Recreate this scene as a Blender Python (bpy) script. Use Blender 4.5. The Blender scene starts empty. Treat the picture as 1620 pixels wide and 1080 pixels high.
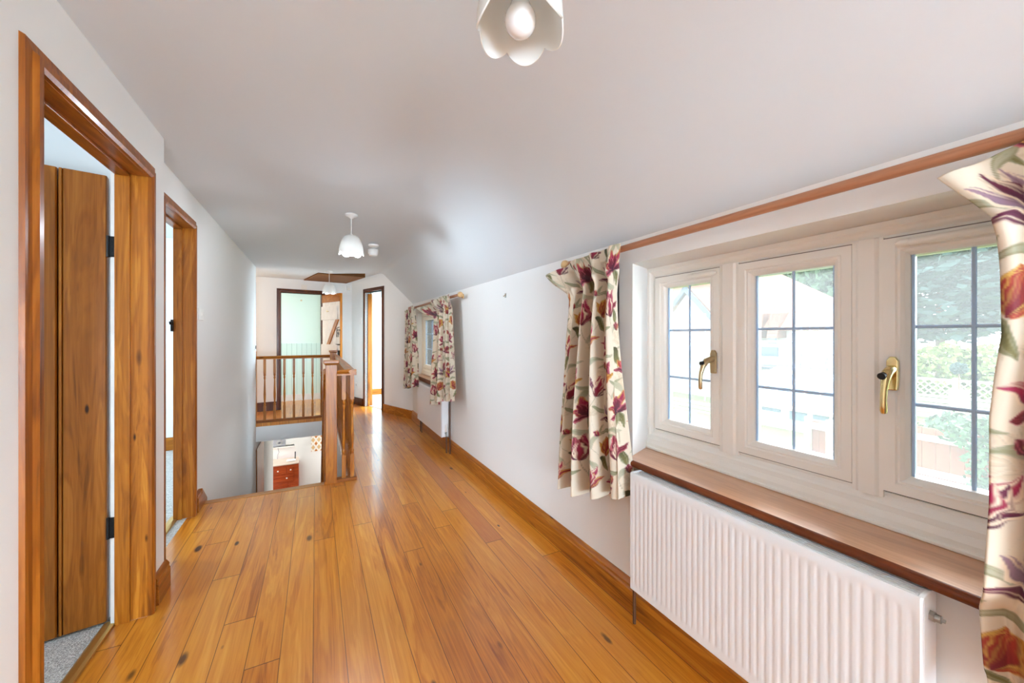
import bpy, bmesh, math, random
import numpy as np
from mathutils import Vector, Matrix
PI = math.pi
random.seed(7)
SC = bpy.context.scene
COL = SC.collection

# ------------------------------------------------------------------ materials
def lin(r, g, b):
    def f(c):
        c /= 255.0
        return c / 12.92 if c <= 0.04045 else ((c + 0.055) / 1.055) ** 2.4
    return (f(r), f(g), f(b), 1.0)

class NT:
    def __init__(self, name):
        self.m = bpy.data.materials.new(name)
        self.m.use_nodes = True
        self.t = self.m.node_tree
        self.b = self.t.nodes['Principled BSDF']
        self.out = self.t.nodes['Material Output']
    def n(self, typ, **kw):
        nd = self.t.nodes.new(typ)
        for k, v in kw.items():
            setattr(nd, k, v)
        return nd
    def l(self, a, b):
        self.t.links.new(a, b)
    def val(self, sock, v):
        if hasattr(v, 'is_output'):
            self.l(v, sock)
        else:
            sock.default_value = v
    def math(self, op, a, b=None, c=None, clamp=False):
        nd = self.n('ShaderNodeMath', operation=op, use_clamp=clamp)
        self.val(nd.inputs[0], a)
        if b is not None: self.val(nd.inputs[1], b)
        if c is not None: self.val(nd.inputs[2], c)
        return nd.outputs[0]
    def mix(self, f, a, b, blend='MIX'):
        nd = self.n('ShaderNodeMix', data_type='RGBA', blend_type=blend)
        self.val(nd.inputs[0], f); self.val(nd.inputs[6], a); self.val(nd.inputs[7], b)
        return nd.outputs[2]
    def ramp(self, f, stops):
        nd = self.n('ShaderNodeValToRGB')
        e = nd.color_ramp.elements
        while len(e) < len(stops): e.new(0.5)
        for i, (p, c) in enumerate(stops):
            e[i].position = p; e[i].color = c if len(c) == 4 else (*c, 1)
        self.l(f, nd.inputs[0])
        return nd.outputs[0]
    def noise(self, vec, scale, detail=2, rough=0.5, dist=0.0):
        nd = self.n('ShaderNodeTexNoise')
        if vec is not None: self.l(vec, nd.inputs['Vector'])
        nd.inputs['Scale'].default_value = scale
        nd.inputs['Detail'].default_value = detail
        nd.inputs['Roughness'].default_value = rough
        nd.inputs['Distortion'].default_value = dist
        return nd.outputs[0]
    def mapping(self, scale, loc=(0, 0, 0)):
        tc = self.n('ShaderNodeTexCoord')
        mp = self.n('ShaderNodeMapping')
        mp.inputs['Scale'].default_value = scale
        mp.inputs['Location'].default_value = loc
        self.l(tc.outputs['Object'], mp.inputs['Vector'])
        return mp.outputs[0]
    def bump(self, h, strength=0.3, dist=0.01):
        nd = self.n('ShaderNodeBump')
        nd.inputs['Strength'].default_value = strength
        nd.inputs['Distance'].default_value = dist
        self.l(h, nd.inputs['Height'])
        self.l(nd.outputs[0], self.b.inputs['Normal'])

def simple(name, col, rough=0.6, metal=0.0, coat=0.0, bump=None, vary=0.0, vscale=6.0):
    k = NT(name)
    k.b.inputs['Roughness'].default_value = rough
    k.b.inputs['Metallic'].default_value = metal
    k.b.inputs['Coat Weight'].default_value = coat
    k.b.inputs['Coat Roughness'].default_value = 0.1
    v = k.mapping((1, 1, 1))
    if vary:
        f = k.noise(v, vscale, 3)
        d = tuple(max(0, c * (1 - vary)) for c in col[:3]) + (1,)
        u = tuple(min(1, c * (1 + vary)) for c in col[:3]) + (1,)
        k.l(k.ramp(f, [(0.3, d), (0.7, u)]), k.b.inputs['Base Color'])
    else:
        k.b.inputs['Base Color'].default_value = col
    if bump:
        k.bump(k.noise(v, bump[0], 3), bump[1], bump[2] if len(bump) > 2 else 0.005)
    return k.m

def wood(name, dark, mid, light, axis, rough=0.32, coat=0.25, knots=1.0, loc=(0, 0, 0)):
    k = NT(name)
    i = 'xyz'.index(axis)
    def sc(a, c):
        s = [c, c, c]; s[i] = a
        return tuple(s)
    v1 = k.mapping(sc(0.8, 9), loc)
    v2 = k.mapping(sc(2.5, 110), loc)
    v3 = k.mapping(sc(3.2, 10.5), loc)
    n1 = k.noise(v1, 1.6, 4, 0.55, 1.2)
    n2 = k.noise(v2, 1.0, 3, 0.6, 0.3)
    wv = k.math('SINE', k.math('MULTIPLY', n1, 34))
    ring = k.math('MULTIPLY_ADD', wv, 0.16, 0.5)
    f = k.math('ADD', k.math('MULTIPLY', n1, 0.45), k.math('ADD', k.math('MULTIPLY', ring, 0.3), k.math('MULTIPLY', n2, 0.28)))
    c = k.ramp(f, [(0.32, dark), (0.52, mid), (0.72, light)])
    vo = k.n('ShaderNodeTexVoronoi')
    vo.inputs['Scale'].default_value = 1.0
    vo.inputs['Randomness'].default_value = 1.0
    k.l(v3, vo.inputs['Vector'])
    sel = k.n('ShaderNodeSeparateColor'); k.l(vo.outputs['Color'], sel.inputs[0])
    on = k.math('GREATER_THAN', sel.outputs[0], 0.55)
    sz = k.math('MULTIPLY_ADD', sel.outputs[1], 0.10, 0.07)
    kn = k.math('SUBTRACT', 1.0, k.math('DIVIDE', vo.outputs['Distance'], sz), clamp=True)
    kn = k.math('MULTIPLY', k.math('MULTIPLY', kn, on), 1.5 * knots, clamp=True)
    c = k.mix(kn, c, (dark[0] * 0.25, dark[1] * 0.2, dark[2] * 0.2, 1))
    k.l(c, k.b.inputs['Base Color'])
    k.b.inputs['Roughness'].default_value = rough
    k.b.inputs['Coat Weight'].default_value = coat * 0.3
    k.b.inputs['Specular IOR Level'].default_value = 0.28
    k.b.inputs['Coat Roughness'].default_value = 0.15
    k.bump(n2, 0.12, 0.002)
    return k.m

def floor_mat():
    k = NT('varnished_floorboards')
    tc = k.n('ShaderNodeTexCoord')
    sx = k.n('ShaderNodeSeparateXYZ'); k.l(tc.outputs['Object'], sx.inputs[0])
    W = 0.117
    wob = k.noise(k.mapping((0.6, 0.5, 1)), 1.0, 1)
    px = k.math('DIVIDE', k.math('ADD', sx.outputs[0], k.math('MULTIPLY', wob, 0.02)), W)
    idx = k.math('FLOOR', px)
    fx = k.math('FRACT', px)
    wn = k.n('ShaderNodeTexWhiteNoise', noise_dimensions='1D'); k.l(idx, wn.inputs['W'])
    py = k.math('DIVIDE', k.math('ADD', sx.outputs[1], k.math('MULTIPLY', wn.outputs[0], 7.3)), 2.3)
    idy = k.math('FLOOR', py)
    fy = k.math('FRACT', py)
    cv = k.n('ShaderNodeCombineXYZ'); k.l(idx, cv.inputs[0]); k.l(idy, cv.inputs[1])
    wn2 = k.n('ShaderNodeTexWhiteNoise', noise_dimensions='3D'); k.l(cv.outputs[0], wn2.inputs['Vector'])
    # grain coordinates, shifted per board
    off = k.n('ShaderNodeVectorMath', operation='SCALE'); k.l(wn2.outputs['Color'], off.inputs[0]); off.inputs['Scale'].default_value = 20.0
    add = k.n('ShaderNodeVectorMath', operation='ADD'); k.l(tc.outputs['Object'], add.inputs[0]); k.l(off.outputs[0], add.inputs[1])
    def mp(s):
        m = k.n('ShaderNodeMapping'); m.inputs['Scale'].default_value = s; k.l(add.outputs[0], m.inputs['Vector']); return m.outputs[0]
    n1 = k.noise(mp((9, 0.7, 1)), 1.5, 4, 0.55, 1.2)
    n2 = k.noise(mp((110, 2.5, 1)), 1.0, 3, 0.6, 0.4)
    ring = k.math('MULTIPLY_ADD', k.math('SINE', k.math('MULTIPLY', n1, 32)), 0.15, 0.5)
    f = k.math('ADD', k.math('MULTIPLY', n1, 0.42), k.math('ADD', k.math('MULTIPLY', ring, 0.28), k.math('MULTIPLY', n2, 0.30)))
    f = k.math('ADD', f, k.math('MULTIPLY_ADD', wn2.outputs['Value'], 0.16, -0.08))
    c = k.ramp(f, [(0.30, lin(146, 72, 14)), (0.46, lin(200, 118, 26)), (0.62, lin(220, 146, 46)), (0.80, lin(232, 170, 78))])
    # reddish boards here and there
    sel0 = k.n('ShaderNodeSeparateColor'); k.l(wn2.outputs['Color'], sel0.inputs[0])
    red = k.math('MULTIPLY', k.math('GREATER_THAN', sel0.outputs[1], 0.86), 0.55)
    c = k.mix(red, c, lin(170, 84, 40))
    # knots
    vo = k.n('ShaderNodeTexVoronoi'); vo.inputs['Scale'].default_value = 1.0; k.l(mp((8.5, 3.4, 1)), vo.inputs['Vector'])
    sel = k.n('ShaderNodeSeparateColor'); k.l(vo.outputs['Color'], sel.inputs[0])
    on = k.math('GREATER_THAN', sel.outputs[0], 0.45)
    sz = k.math('MULTIPLY_ADD', sel.outputs[1], 0.13, 0.05)
    kn = k.math('SUBTRACT', 1.0, k.math('DIVIDE', vo.outputs['Distance'], sz), clamp=True)
    kn = k.math('MULTIPLY', k.math('MULTIPLY', kn, on), 2.2, clamp=True)
    c = k.mix(kn, c, lin(66, 30, 12))
    # worn patches
    worn = k.ramp(k.noise(k.mapping((1.6, 1.1, 1)), 1.3, 4), [(0.45, (0, 0, 0, 1)), (0.75, (0.35, 0.35, 0.35, 1))])
    c = k.mix(worn, c, lin(206, 138, 62))
    stain = k.ramp(k.noise(k.mapping((2.2, 2.0, 1), (3, 8, 0)), 1.9, 3), [(0.70, (0, 0, 0, 1)), (0.82, (0.5, 0.5, 0.5, 1))])
    c = k.mix(stain, c, lin(104, 60, 32))
    # gaps between boards
    e = k.math('MINIMUM', fx, k.math('SUBTRACT', 1.0, fx))
    gx = k.math('LESS_THAN', e, 0.011)
    ey = k.math('MINIMUM', fy, k.math('SUBTRACT', 1.0, fy))
    gy = k.math('LESS_THAN', ey, 0.0009)
    g = k.math('MAXIMUM', gx, gy)
    c = k.mix(k.math('MULTIPLY', g, 0.85), c, lin(62, 30, 10))
    k.l(c, k.b.inputs['Base Color'])
    r = k.math('MULTIPLY_ADD', k.noise(k.mapping((3, 2, 1)), 2.0, 3), 0.10, 0.262)
    k.l(r, k.b.inputs['Roughness'])
    k.b.inputs['Coat Weight'].default_value = 0.45
    k.b.inputs['Coat Roughness'].default_value = 0.13
    hgt = k.math('SUBTRACT', k.math('MULTIPLY', n2, 0.12), g)
    big = k.noise(k.mapping((5, 2, 1)), 1.0, 2)
    k.bump(k.math('ADD', hgt, k.math('MULTIPLY', big, 0.8)), 0.16, 0.004)
    return k.m

def glass_mat():
    k = NT('window_glass')
    tr = k.n('ShaderNodeBsdfTransparent'); tr.inputs[0].default_value = (0.97, 0.985, 1, 1)
    gl = k.n('ShaderNodeBsdfGlossy'); gl.inputs['Roughness'].default_value = 0.02
    tl = k.n('ShaderNodeBsdfTranslucent'); tl.inputs[0].default_value = (0.9, 0.95, 1, 1)
    m1 = k.n('ShaderNodeMixShader'); m1.inputs[0].default_value = 0.09  # translucent share lays a white glare veil over the view outdoors
    k.l(tr.outputs[0], m1.inputs[1]); k.l(tl.outputs[0], m1.inputs[2])
    fr = k.n('ShaderNodeFresnel'); fr.inputs[0].default_value = 1.3
    m2 = k.n('ShaderNodeMixShader'); k.l(fr.outputs[0], m2.inputs[0])
    k.l(m1.outputs[0], m2.inputs[1]); k.l(gl.outputs[0], m2.inputs[2])
    k.l(m2.outputs[0], k.out.inputs[0])
    return k.m

def fabric_mat():
    k = NT('printed_curtain_fabric')
    at = k.n('ShaderNodeVertexColor', layer_name='print')
    k.l(at.outputs[0], k.b.inputs['Base Color'])
    k.b.inputs['Roughness'].default_value = 0.62
    k.b.inputs['Sheen Weight'].default_value = 0.15
    v = k.mapping((900, 900, 900))
    k.bump(k.noise(v, 1.0, 1), 0.08, 0.001)
    tl = k.n('ShaderNodeBsdfTranslucent'); k.l(at.outputs[0], tl.inputs[0])
    m = k.n('ShaderNodeMixShader'); m.inputs[0].default_value = 0.22
    k.l(k.b.outputs[0], m.inputs[1]); k.l(tl.outputs[0], m.inputs[2])
    k.l(m.outputs[0], k.out.inputs[0])
    return k.m

def shade_mat():
    k = NT('opal_glass_shade')
    k.b.inputs['Base Color'].default_value = (0.86, 0.85, 0.82, 1)
    k.b.inputs['Roughness'].default_value = 0.25
    tl = k.n('ShaderNodeBsdfTranslucent'); tl.inputs[0].default_value = (0.9, 0.89, 0.86, 1)
    m = k.n('ShaderNodeMixShader'); m.inputs[0].default_value = 0.4
    k.l(k.b.outputs[0], m.inputs[1]); k.l(tl.outputs[0], m.inputs[2])
    k.l(m.outputs[0], k.out.inputs[0])
    return k.m

def tiles_mat(name, c1, c2, scale):
    k = NT(name)
    br = k.n('ShaderNodeTexBrick')
    k.l(k.mapping(scale), br.inputs['Vector'])
    br.inputs['Color1'].default_value = c1
    br.inputs['Color2'].default_value = c2
    br.inputs['Mortar'].default_value = tuple(x * 0.6 for x in c1[:3]) + (1,)
    br.inputs['Scale'].default_value = 1.0
    k.l(br.outputs[0], k.b.inputs['Base Color'])
    k.b.inputs['Roughness'].default_value = 0.85
    return k.m

def carpet_mat():
    k = NT('berber_carpet')
    v = k.mapping((1, 1, 1))
    f = k.noise(v, 160, 2)
    g = k.noise(v, 45, 2)
    k.l(k.ramp(k.math('ADD', k.math('MULTIPLY', f, 0.7), k.math('MULTIPLY', g, 0.3)), [(0.3, lin(150, 142, 134)), (0.65, lin(222, 216, 208))]), k.b.inputs['Base Color'])
    k.b.inputs['Roughness'].default_value = 0.95
    k.bump(f, 0.8, 0.01)
    return k.m

def dado_mat():
    k = NT('green_tongue_and_groove')
    tc = k.n('ShaderNodeTexCoord'); sx = k.n('ShaderNodeSeparateXYZ'); k.l(tc.outputs['Object'], sx.inputs[0])
    fx = k.math('FRACT', k.math('DIVIDE', sx.outputs[0], 0.085))
    g = k.math('LESS_THAN', fx, 0.07)
    k.l(k.mix(g, lin(212, 228, 216), lin(164, 186, 170)), k.b.inputs['Base Color'])
    k.bump(k.math('SUBTRACT', 1.0, g), 0.4, 0.005)
    return k.m

M = {}
M['wall'] = simple('white_wall_paint', lin(233, 232, 229), 0.85, bump=(40, 0.08, 0.004))
M['ceil'] = simple('white_ceiling_paint', lin(214, 219, 222), 0.9, bump=(5, 0.2, 0.015))
M['floor'] = floor_mat()
PD, PM, PL = lin(112, 58, 12), lin(168, 98, 24), lin(202, 134, 46)
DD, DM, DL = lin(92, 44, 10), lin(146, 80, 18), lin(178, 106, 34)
for a in 'xyz':
    M['pine_' + a] = wood('waxed_pine_' + a, PD, PM, PL, a)
    M['dark_' + a] = wood('dark_waxed_pine_' + a, DD, DM, DL, a)
M['leaf'] = wood('plank_door_pine', lin(104, 54, 12), lin(156, 90, 24), lin(190, 120, 42), 'z', knots=1.2)
M['oldwood'] = wood('dark_stained_wood', lin(50, 22, 6), lin(84, 40, 12), lin(112, 58, 20), 'z')
M['hatch'] = wood('hatch_board', lin(92, 54, 22), lin(132, 84, 38), lin(150, 100, 50), 'x', rough=0.6, coat=0)
M['cabinet'] = wood('mahogany', lin(120, 40, 12), lin(164, 66, 24), lin(190, 90, 40), 'x', knots=0)
M['sill'] = wood('sill_wood', lin(178, 118, 78), lin(206, 150, 106), lin(222, 174, 134), 'y', rough=0.3, coat=1.6, knots=0.3)
_b = M['sill'].node_tree.nodes['Principled BSDF']; _b.inputs['Coat Weight'].default_value = 1.0; _b.inputs['Coat Roughness'].default_value = 0.28; _b.inputs['Coat IOR'].default_value = 1.6
M['nose'] = wood('sill_edge', lin(74, 30, 10), lin(112, 52, 20), lin(140, 72, 34), 'y', knots=0.2)
M['pole'] = wood('pole_wood', lin(150, 98, 70), lin(176, 122, 90), lin(190, 136, 102), 'y', rough=0.4, coat=0.1, knots=0)
M['finial'] = simple('pale_turned_wood', lin(206, 168, 118), 0.45, vary=0.15, vscale=30)
M['nosing'] = wood('worn_nosing', lin(140, 86, 36), lin(176, 118, 60), lin(196, 142, 84), 'x')
M['upvc'] = simple('cream_upvc', lin(241, 238, 231), 0.3)
M['gasket'] = simple('dark_gasket', lin(112, 104, 96), 0.5)
M['lead'] = simple('lead_strip', lin(176, 204, 236), 0.45)
M['glass'] = glass_mat()
M['brass'] = simple('polished_brass', lin(224, 202, 146), 0.18, metal=1.0)
M['abrass'] = simple('aged_brass', lin(196, 176, 138), 0.28, metal=1.0)
M['strip'] = simple('brass_threshold', lin(206, 168, 96), 0.3, metal=0.85)
M['black'] = simple('black_iron', lin(26, 24, 24), 0.4, metal=0.6)
M['blackp'] = simple('black_plastic', lin(20, 20, 22), 0.4)
M['steel'] = simple('zinc_screw', lin(170, 170, 165), 0.35, metal=1.0)
M['rad'] = simple('white_radiator_enamel', lin(233, 234, 235), 0.28)
M['grille'] = simple('grey_steel', lin(150, 146, 138), 0.5)  # plain grey base colour
M['pipe'] = simple('brown_painted_copper', lin(92, 58, 38), 0.4)
M['plast'] = simple('white_plastic', lin(232, 230, 226), 0.3)
M['grey'] = simple('grey_plastic', lin(140, 142, 148), 0.5, vary=0.1, vscale=60)
M['shade'] = shade_mat()
M['bulb'] = simple('pearl_bulb_glass', lin(238, 238, 238), 0.06, coat=0.6)
M['fabric'] = fabric_mat()
M['lining'] = simple('cream_lining', lin(236, 230, 220), 0.8)
M['carpet'] = carpet_mat()
M['green'] = simple('pale_green_paint', lin(220, 231, 217), 0.85)
M['dado'] = dado_mat()
M['white_and_glare'] = simple('white_boards_and_glare', lin(226, 220, 212), 0.55, vary=0.05, vscale=12)  # real white on trim and shelf; varnish glare painted on the far leaf
M['bone'] = simple('white_china_knob', lin(236, 232, 224), 0.2)
M['top'] = simple('pale_cabinet_top', lin(190, 172, 156), 0.35, vary=0.08)
# outdoors
M['render'] = simple('white_house_render', lin(190, 188, 184), 0.9, vary=0.03)
M['rtile'] = tiles_mat('red_clay_tiles', lin(164, 112, 92), lin(146, 96, 78), (0.01, 5, 9))
M['rtiley'] = tiles_mat('brown_clay_tiles', lin(120, 84, 70), lin(104, 72, 60), (5, 5, 9))
M['barge'] = simple('grey_bargeboard', lin(74, 86, 98), 0.7)
M['pale'] = simple('pale_planed_timber', lin(170, 162, 150), 0.8, vary=0.06)
M['tube'] = simple('galvanised_tube', lin(150, 156, 164), 0.5)
M['roofglass'] = simple('bluish_roof_glazing', lin(84, 108, 132), 0.2)
M['whitebar'] = simple('white_glazing_bar', lin(236, 238, 240), 0.5)
M['fence'] = simple('brown_fence_boards', lin(132, 82, 62), 0.85, vary=0.12, vscale=5)
M['rail'] = simple('weathered_rail', lin(214, 200, 186), 0.85, vary=0.06)
M['conif'] = simple('bluegreen_needles', lin(52, 80, 76), 0.9, vary=0.3, vscale=1.2)
M['oak'] = simple('midgreen_leaves', lin(78, 106, 78), 0.9, vary=0.3, vscale=1.5)
M['hedge'] = simple('yellowgreen_leaves', lin(112, 130, 66), 0.9, vary=0.3, vscale=2)
M['ivy'] = simple('ivy_leaves', lin(64, 96, 60), 0.7, vary=0.35, vscale=8)
M['bark'] = simple('bark', lin(112, 92, 76), 0.9, vary=0.2)
M['lawn'] = simple('lawn_grass', lin(100, 124, 62), 0.95, vary=0.25, vscale=3)
M['stone'] = simple('garden_planter_stone', lin(196, 180, 160), 0.9, vary=0.1)

# ------------------------------------------------------------------ mesh helpers
class MB:
    def __init__(self): self.bm = bmesh.new()
    def box(self, x0, x1, y0, y1, z0, z1):
        vs = [self.bm.verts.new(p) for p in ((x0, y0, z0), (x1, y0, z0), (x1, y1, z0), (x0, y1, z0), (x0, y0, z1), (x1, y0, z1), (x1, y1, z1), (x0, y1, z1))]
        for f in ((0, 3, 2, 1), (4, 5, 6, 7), (0, 1, 5, 4), (1, 2, 6, 5), (2, 3, 7, 6), (3, 0, 4, 7)):
            self.bm.faces.new([vs[i] for i in f])
        return self
    def prism(self, pts, to3, a0, a1):
        """polygon pts (2-D) extruded from a0 to a1; to3(p, q, a) -> xyz"""
        A = [self.bm.verts.new(to3(p, q, a0)) for p, q in pts]
        B = [self.bm.verts.new(to3(p, q, a1)) for p, q in pts]
        n = len(pts)
        self.bm.faces.new(A[::-1]); self.bm.faces.new(B)
        for i in range(n):
            self.bm.faces.new((A[i], A[(i + 1) % n], B[(i + 1) % n], B[i]))
        return self
    def tube(self, path, r, seg=12, caps=True):
        path = [Vector(p) for p in path]
        rs = r if isinstance(r, (list, tuple)) else [r] * len(path)
        rings = []
        up = None
        for i, p in enumerate(path):
            t = (path[min(i + 1, len(path) - 1)] - path[max(i - 1, 0)]).normalized()
            if up is None:
                up = Vector((0, 0, 1)) if abs(t.z) < 0.9 else Vector((1, 0, 0))
            s = t.cross(up).normalized(); u = s.cross(t).normalized(); up = u
            rings.append([self.bm.verts.new(p + (s * math.cos(2 * PI * k / seg) + u * math.sin(2 * PI * k / seg)) * rs[i]) for k in range(seg)])
        for a, b in zip(rings, rings[1:]):
            for k in range(seg):
                self.bm.faces.new((a[k], a[(k + 1) % seg], b[(k + 1) % seg], b[k]))
        if caps:
            self.bm.faces.new(rings[0][::-1]); self.bm.faces.new(rings[-1])
        return self
    def lathe(self, prof, c, seg=20, axis='z', closed=False, fn=None):
        """prof: (r, h) list; fn(ang, h, r) -> (r, h) deform"""
        rings = []
        for r, h in prof:
            ring = []
            for k in range(seg):
                a = 2 * PI * k / seg
                rr, hh = fn(a, h, r) if fn else (r, h)
                x, y = rr * math.cos(a), rr * math.sin(a)
                p = {'z': (x, y, hh), 'x': (hh, x, y), 'y': (y, hh, x)}[axis]
                ring.append(self.bm.verts.new((c[0] + p[0], c[1] + p[1], c[2] + p[2])))
            rings.append(ring)
        for a, b in zip(rings, rings[1:]):
            for k in range(seg):
                self.bm.faces.new((a[k], a[(k + 1) % seg], b[(k + 1) % seg], b[k]))
        if closed:
            for k in range(seg):
                a, b = rings[-1], rings[0]
                self.bm.faces.new((a[k], a[(k + 1) % seg], b[(k + 1) % seg], b[k]))
        else:
            self.bm.faces.new(rings[0][::-1]); self.bm.faces.new(rings[-1])
        return self
    def sweep(self, path, prof, to3, closed=False):
        """mitred moulding: path 2-D, prof list of (offset to the left of travel, height)"""
        n = len(path); rows = []
        P = [Vector(p) for p in path]
        for i in range(n):
            d0 = (P[i] - P[i - 1]).normalized() if (closed or i > 0) else None
            d1 = (P[(i + 1) % n] - P[i]).normalized() if (closed or i < n - 1) else None
            if d0 is None: d0 = d1
            if d1 is None: d1 = d0
            n0 = Vector((-d0.y, d0.x)); n1 = Vector((-d1.y, d1.x))
            m = (n0 + n1) / (1 + n0.dot(n1))
            rows.append([self.bm.verts.new(to3(P[i].x + m.x * o, P[i].y + m.y * o, h)) for o, h in prof])
        k = len(prof)
        rng = range(n) if closed else range(n - 1)
        for i in rng:
            a, b = rows[i], rows[(i + 1) % n]
            for j in range(k):
                self.bm.faces.new((a[j], a[(j + 1) % k], b[(j + 1) % k], b[j]))
        if not closed:
            self.bm.faces.new(rows[0][::-1]); self.bm.faces.new(rows[-1])
        return self
    def grid(self, rows):
        V = [[self.bm.verts.new(p) for p in r] for r in rows]
        for a, b in zip(V, V[1:]):
            for j in range(len(a) - 1):
                self.bm.faces.new((a[j], a[j + 1], b[j + 1], b[j]))
        return self
    def xf(self, m):
        bmesh.ops.transform(self.bm, matrix=m, verts=self.bm.verts); return self
    def build(self, name, mat, parent=None, smooth=False, bev=0.0, seg=2, recalc=True, local=False):
        if recalc: bmesh.ops.recalc_face_normals(self.bm, faces=self.bm.faces)
        me = bpy.data.meshes.new(name)
        off = Vector((0, 0, 0))
        if parent is not None and not local:
            p = parent
            while p is not None:
                off += p.location; p = p.parent
        if off.length: bmesh.ops.translate(self.bm, vec=-off, verts=self.bm.verts)
        self.bm.to_mesh(me); self.bm.free()
        me.materials.append(mat)
        if smooth:
            me.polygons.foreach_set('use_smooth', [True] * len(me.polygons))
            me.set_sharp_from_angle(angle=0.7)
        o = bpy.data.objects.new(name, me)
        COL.objects.link(o)
        if parent is not None: o.parent = parent
        if bev:
            b = o.modifiers.new('bevel', 'BEVEL'); b.width = bev; b.segments = seg; b.limit_method = 'ANGLE'; b.angle_limit = 0.6
            b.harden_normals = False
        return o

def tag(o, label=None, cat=None, group=None, kind=None):
    if label: o['label'] = label
    if cat: o['category'] = cat
    if group: o['group'] = group
    if kind: o['kind'] = kind
    return o
def thing(name, loc, label, cat, group=None, kind=None):
    o = bpy.data.objects.new(name, None); COL.objects.link(o)
    o.location = loc; o.empty_display_size = 0.1
    return tag(o, label, cat, group, kind)
def struct(name, loc=None, label=None, cat=None):
    o = bpy.data.objects.new(name, None); COL.objects.link(o); o.empty_display_size = 0.1
    if loc: o.location = loc
    return tag(o, label, cat, None, 'structure')
def S(mb, name, mat, label=None, cat=None, **kw):
    return tag(mb.build(name, mat, **kw), label, cat, None, 'structure')
def copy_tree(o, parent=None, loc=None):
    c = o.copy(); COL.objects.link(c)
    if parent is not None: c.parent = parent
    if loc is not None: c.location = loc
    for ch in [x for x in bpy.data.objects if x.parent == o]:
        copy_tree(ch, c)
    return c

XZ = lambda p, q, a: (p, a, q)      # polygon in x,z extruded along y
YZ = lambda p, q, a: (a, p, q)      # polygon in y,z extruded along x
XY = lambda p, q, a: (p, q, a)

CEIL = 2.26
# ------------------------------------------------------------------ floors
m = MB()
m.box(-0.80, 1.34, -5.0, 3.64, -0.05, 0)
m.box(0.25, 1.34, 3.64, 6.58, -0.05, 0)
m.box(-2.0, 2.6, 6.58, 8.75, -0.05, 0)
S(m, 'floor', M['floor'], 'glossy orange varnished pine floorboards of the hall and landing', 'floor')
m = MB(); m.box(-3.6, -0.80, -1.7, 5.6, -0.06, -0.002)
S(m, 'floor_bedroom', M['carpet'], 'pale grey looped carpet behind the left-hand doorways', 'floor')
m = MB(); m.box(-2.6, 3.0, 3.4, 12, -2.46, -2.4)
S(m, 'floor_downstairs', M['carpet'], 'pale carpet of the ground floor seen down the stairwell', 'floor')
# slab under the landing (white fascia round the stairwell)
m = MB()
m.box(-2.0, 0.25, 6.58, 6.66, -0.27, -0.05)
m.box(-2.0, 1.4, 6.66, 8.7, -0.27, -0.25)
S(m, 'trim_1', M['wall'], 'white plastered edge of the landing below the far balustrade', 'trim')
m = MB(); m.box(0.25, 0.33, 3.72, 9.9, -2.4, -0.05); m.box(-0.80, 0.33, 3.40, 3.50, -2.4, -0.06)
S(m, 'wall_stairs', M['wall'], 'white wall below the side of the stairwell', 'wall')

# ------------------------------------------------------------------ left walls
m = MB()
m.box(-0.78, -0.68, -5.0, 1.515, 0, 2.4)
m.box(-0.78, -0.68, 2.285, 2.50, 0, 2.4)
m.box(-0.78, -0.68, 1.515, 2.285, 1.99, 2.4)
S(m, 'wall_left', M['wall'], 'white wall around the nearest open plank door', 'wall')
m = MB()
m.box(-0.87, -0.772, 2.50, 2.80, 0, 2.4)
m.box(-0.87, -0.772, 2.80, 3.39, 2.02, 2.4)
m.box(-0.87, -0.772, 3.39, 6.56, -0.27, 2.4)
m.box(-0.87, -0.772, 3.39, 6.56, -2.4, -0.27)
m.box(-0.87, -0.772, 6.56, 9.03, -2.4, -0.27)
S(m, 'wall_left_inner', M['wall'], 'white wall running past the second doorway and down the stairwell', 'wall')
# rooms on the left
m = MB()
m.box(-3.6, -0.78, 2.36, 2.46, -0.05, 2.4)
m.box(-3.7, -3.6, -1.7, 5.7, -0.05, 2.4)
m.box(-3.6, -0.87, 5.5, 5.6, -0.05, 2.4)
m.box(-3.6, -0.68, -1.8, -1.7, -0.05, 2.4)
S(m, 'wall_bedroom', M['wall'], 'white bedroom walls seen through the left-hand doorways', 'wall')

ARC = [(0, 0), (0, 0.016), (0.012, 0.022), (0.03, 0.022), (0.038, 0.012), (0.062, 0.010), (0.066, 0.0)]
def xface(X):          # path plane (y, z), height grows towards +x
    return lambda p, q, a: (X + a, p, q)
def doorcase(name, X, y0, y1, H, depth, lab, dm='dark_z', dh='dark_y', arcw=1.0):
    d = struct(name, (X, (y0 + y1) / 2, 0), lab, 'doorway')
    prof = [(-o, h) for o, h in ARC]
    # sides and head: travel up the near side, over and down the far side, offset outwards
    for nm, path, mat in (('architrave', [(y0, 0), (y0, H), (y1, H), (y1, 0)], dm),):
        MB().sweep(path, [(o * arcw, h) for o, h in ARC], xface(X), False).build('architrave', M[mat], d, bev=0)
    t = 0.028
    MB().box(X - depth, X + 0.004, y0 - t, y0 + 0.001, 0, H).build('lining', M['pine_z'], d, bev=0.002)
    MB().box(X - depth, X + 0.004, y1 - 0.001, y1 + t, 0, H).build('lining', M['pine_z'], d, bev=0.002)
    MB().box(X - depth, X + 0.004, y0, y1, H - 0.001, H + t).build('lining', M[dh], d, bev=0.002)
    s = 0.012
    m = MB()
    m.box(X - depth, X - depth * 0.52, y1 - s, y1, 0, H - s)
    m.build('door_stop', M['pine_z'], d, bev=0.002)
    MB().box(X - depth, X - depth * 0.52, y0, y0 + s, 0, H - s).build('door_stop', M['pine_z'], d, bev=0.002)
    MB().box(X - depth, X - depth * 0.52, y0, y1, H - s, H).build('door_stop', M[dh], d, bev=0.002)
    return d

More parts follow.
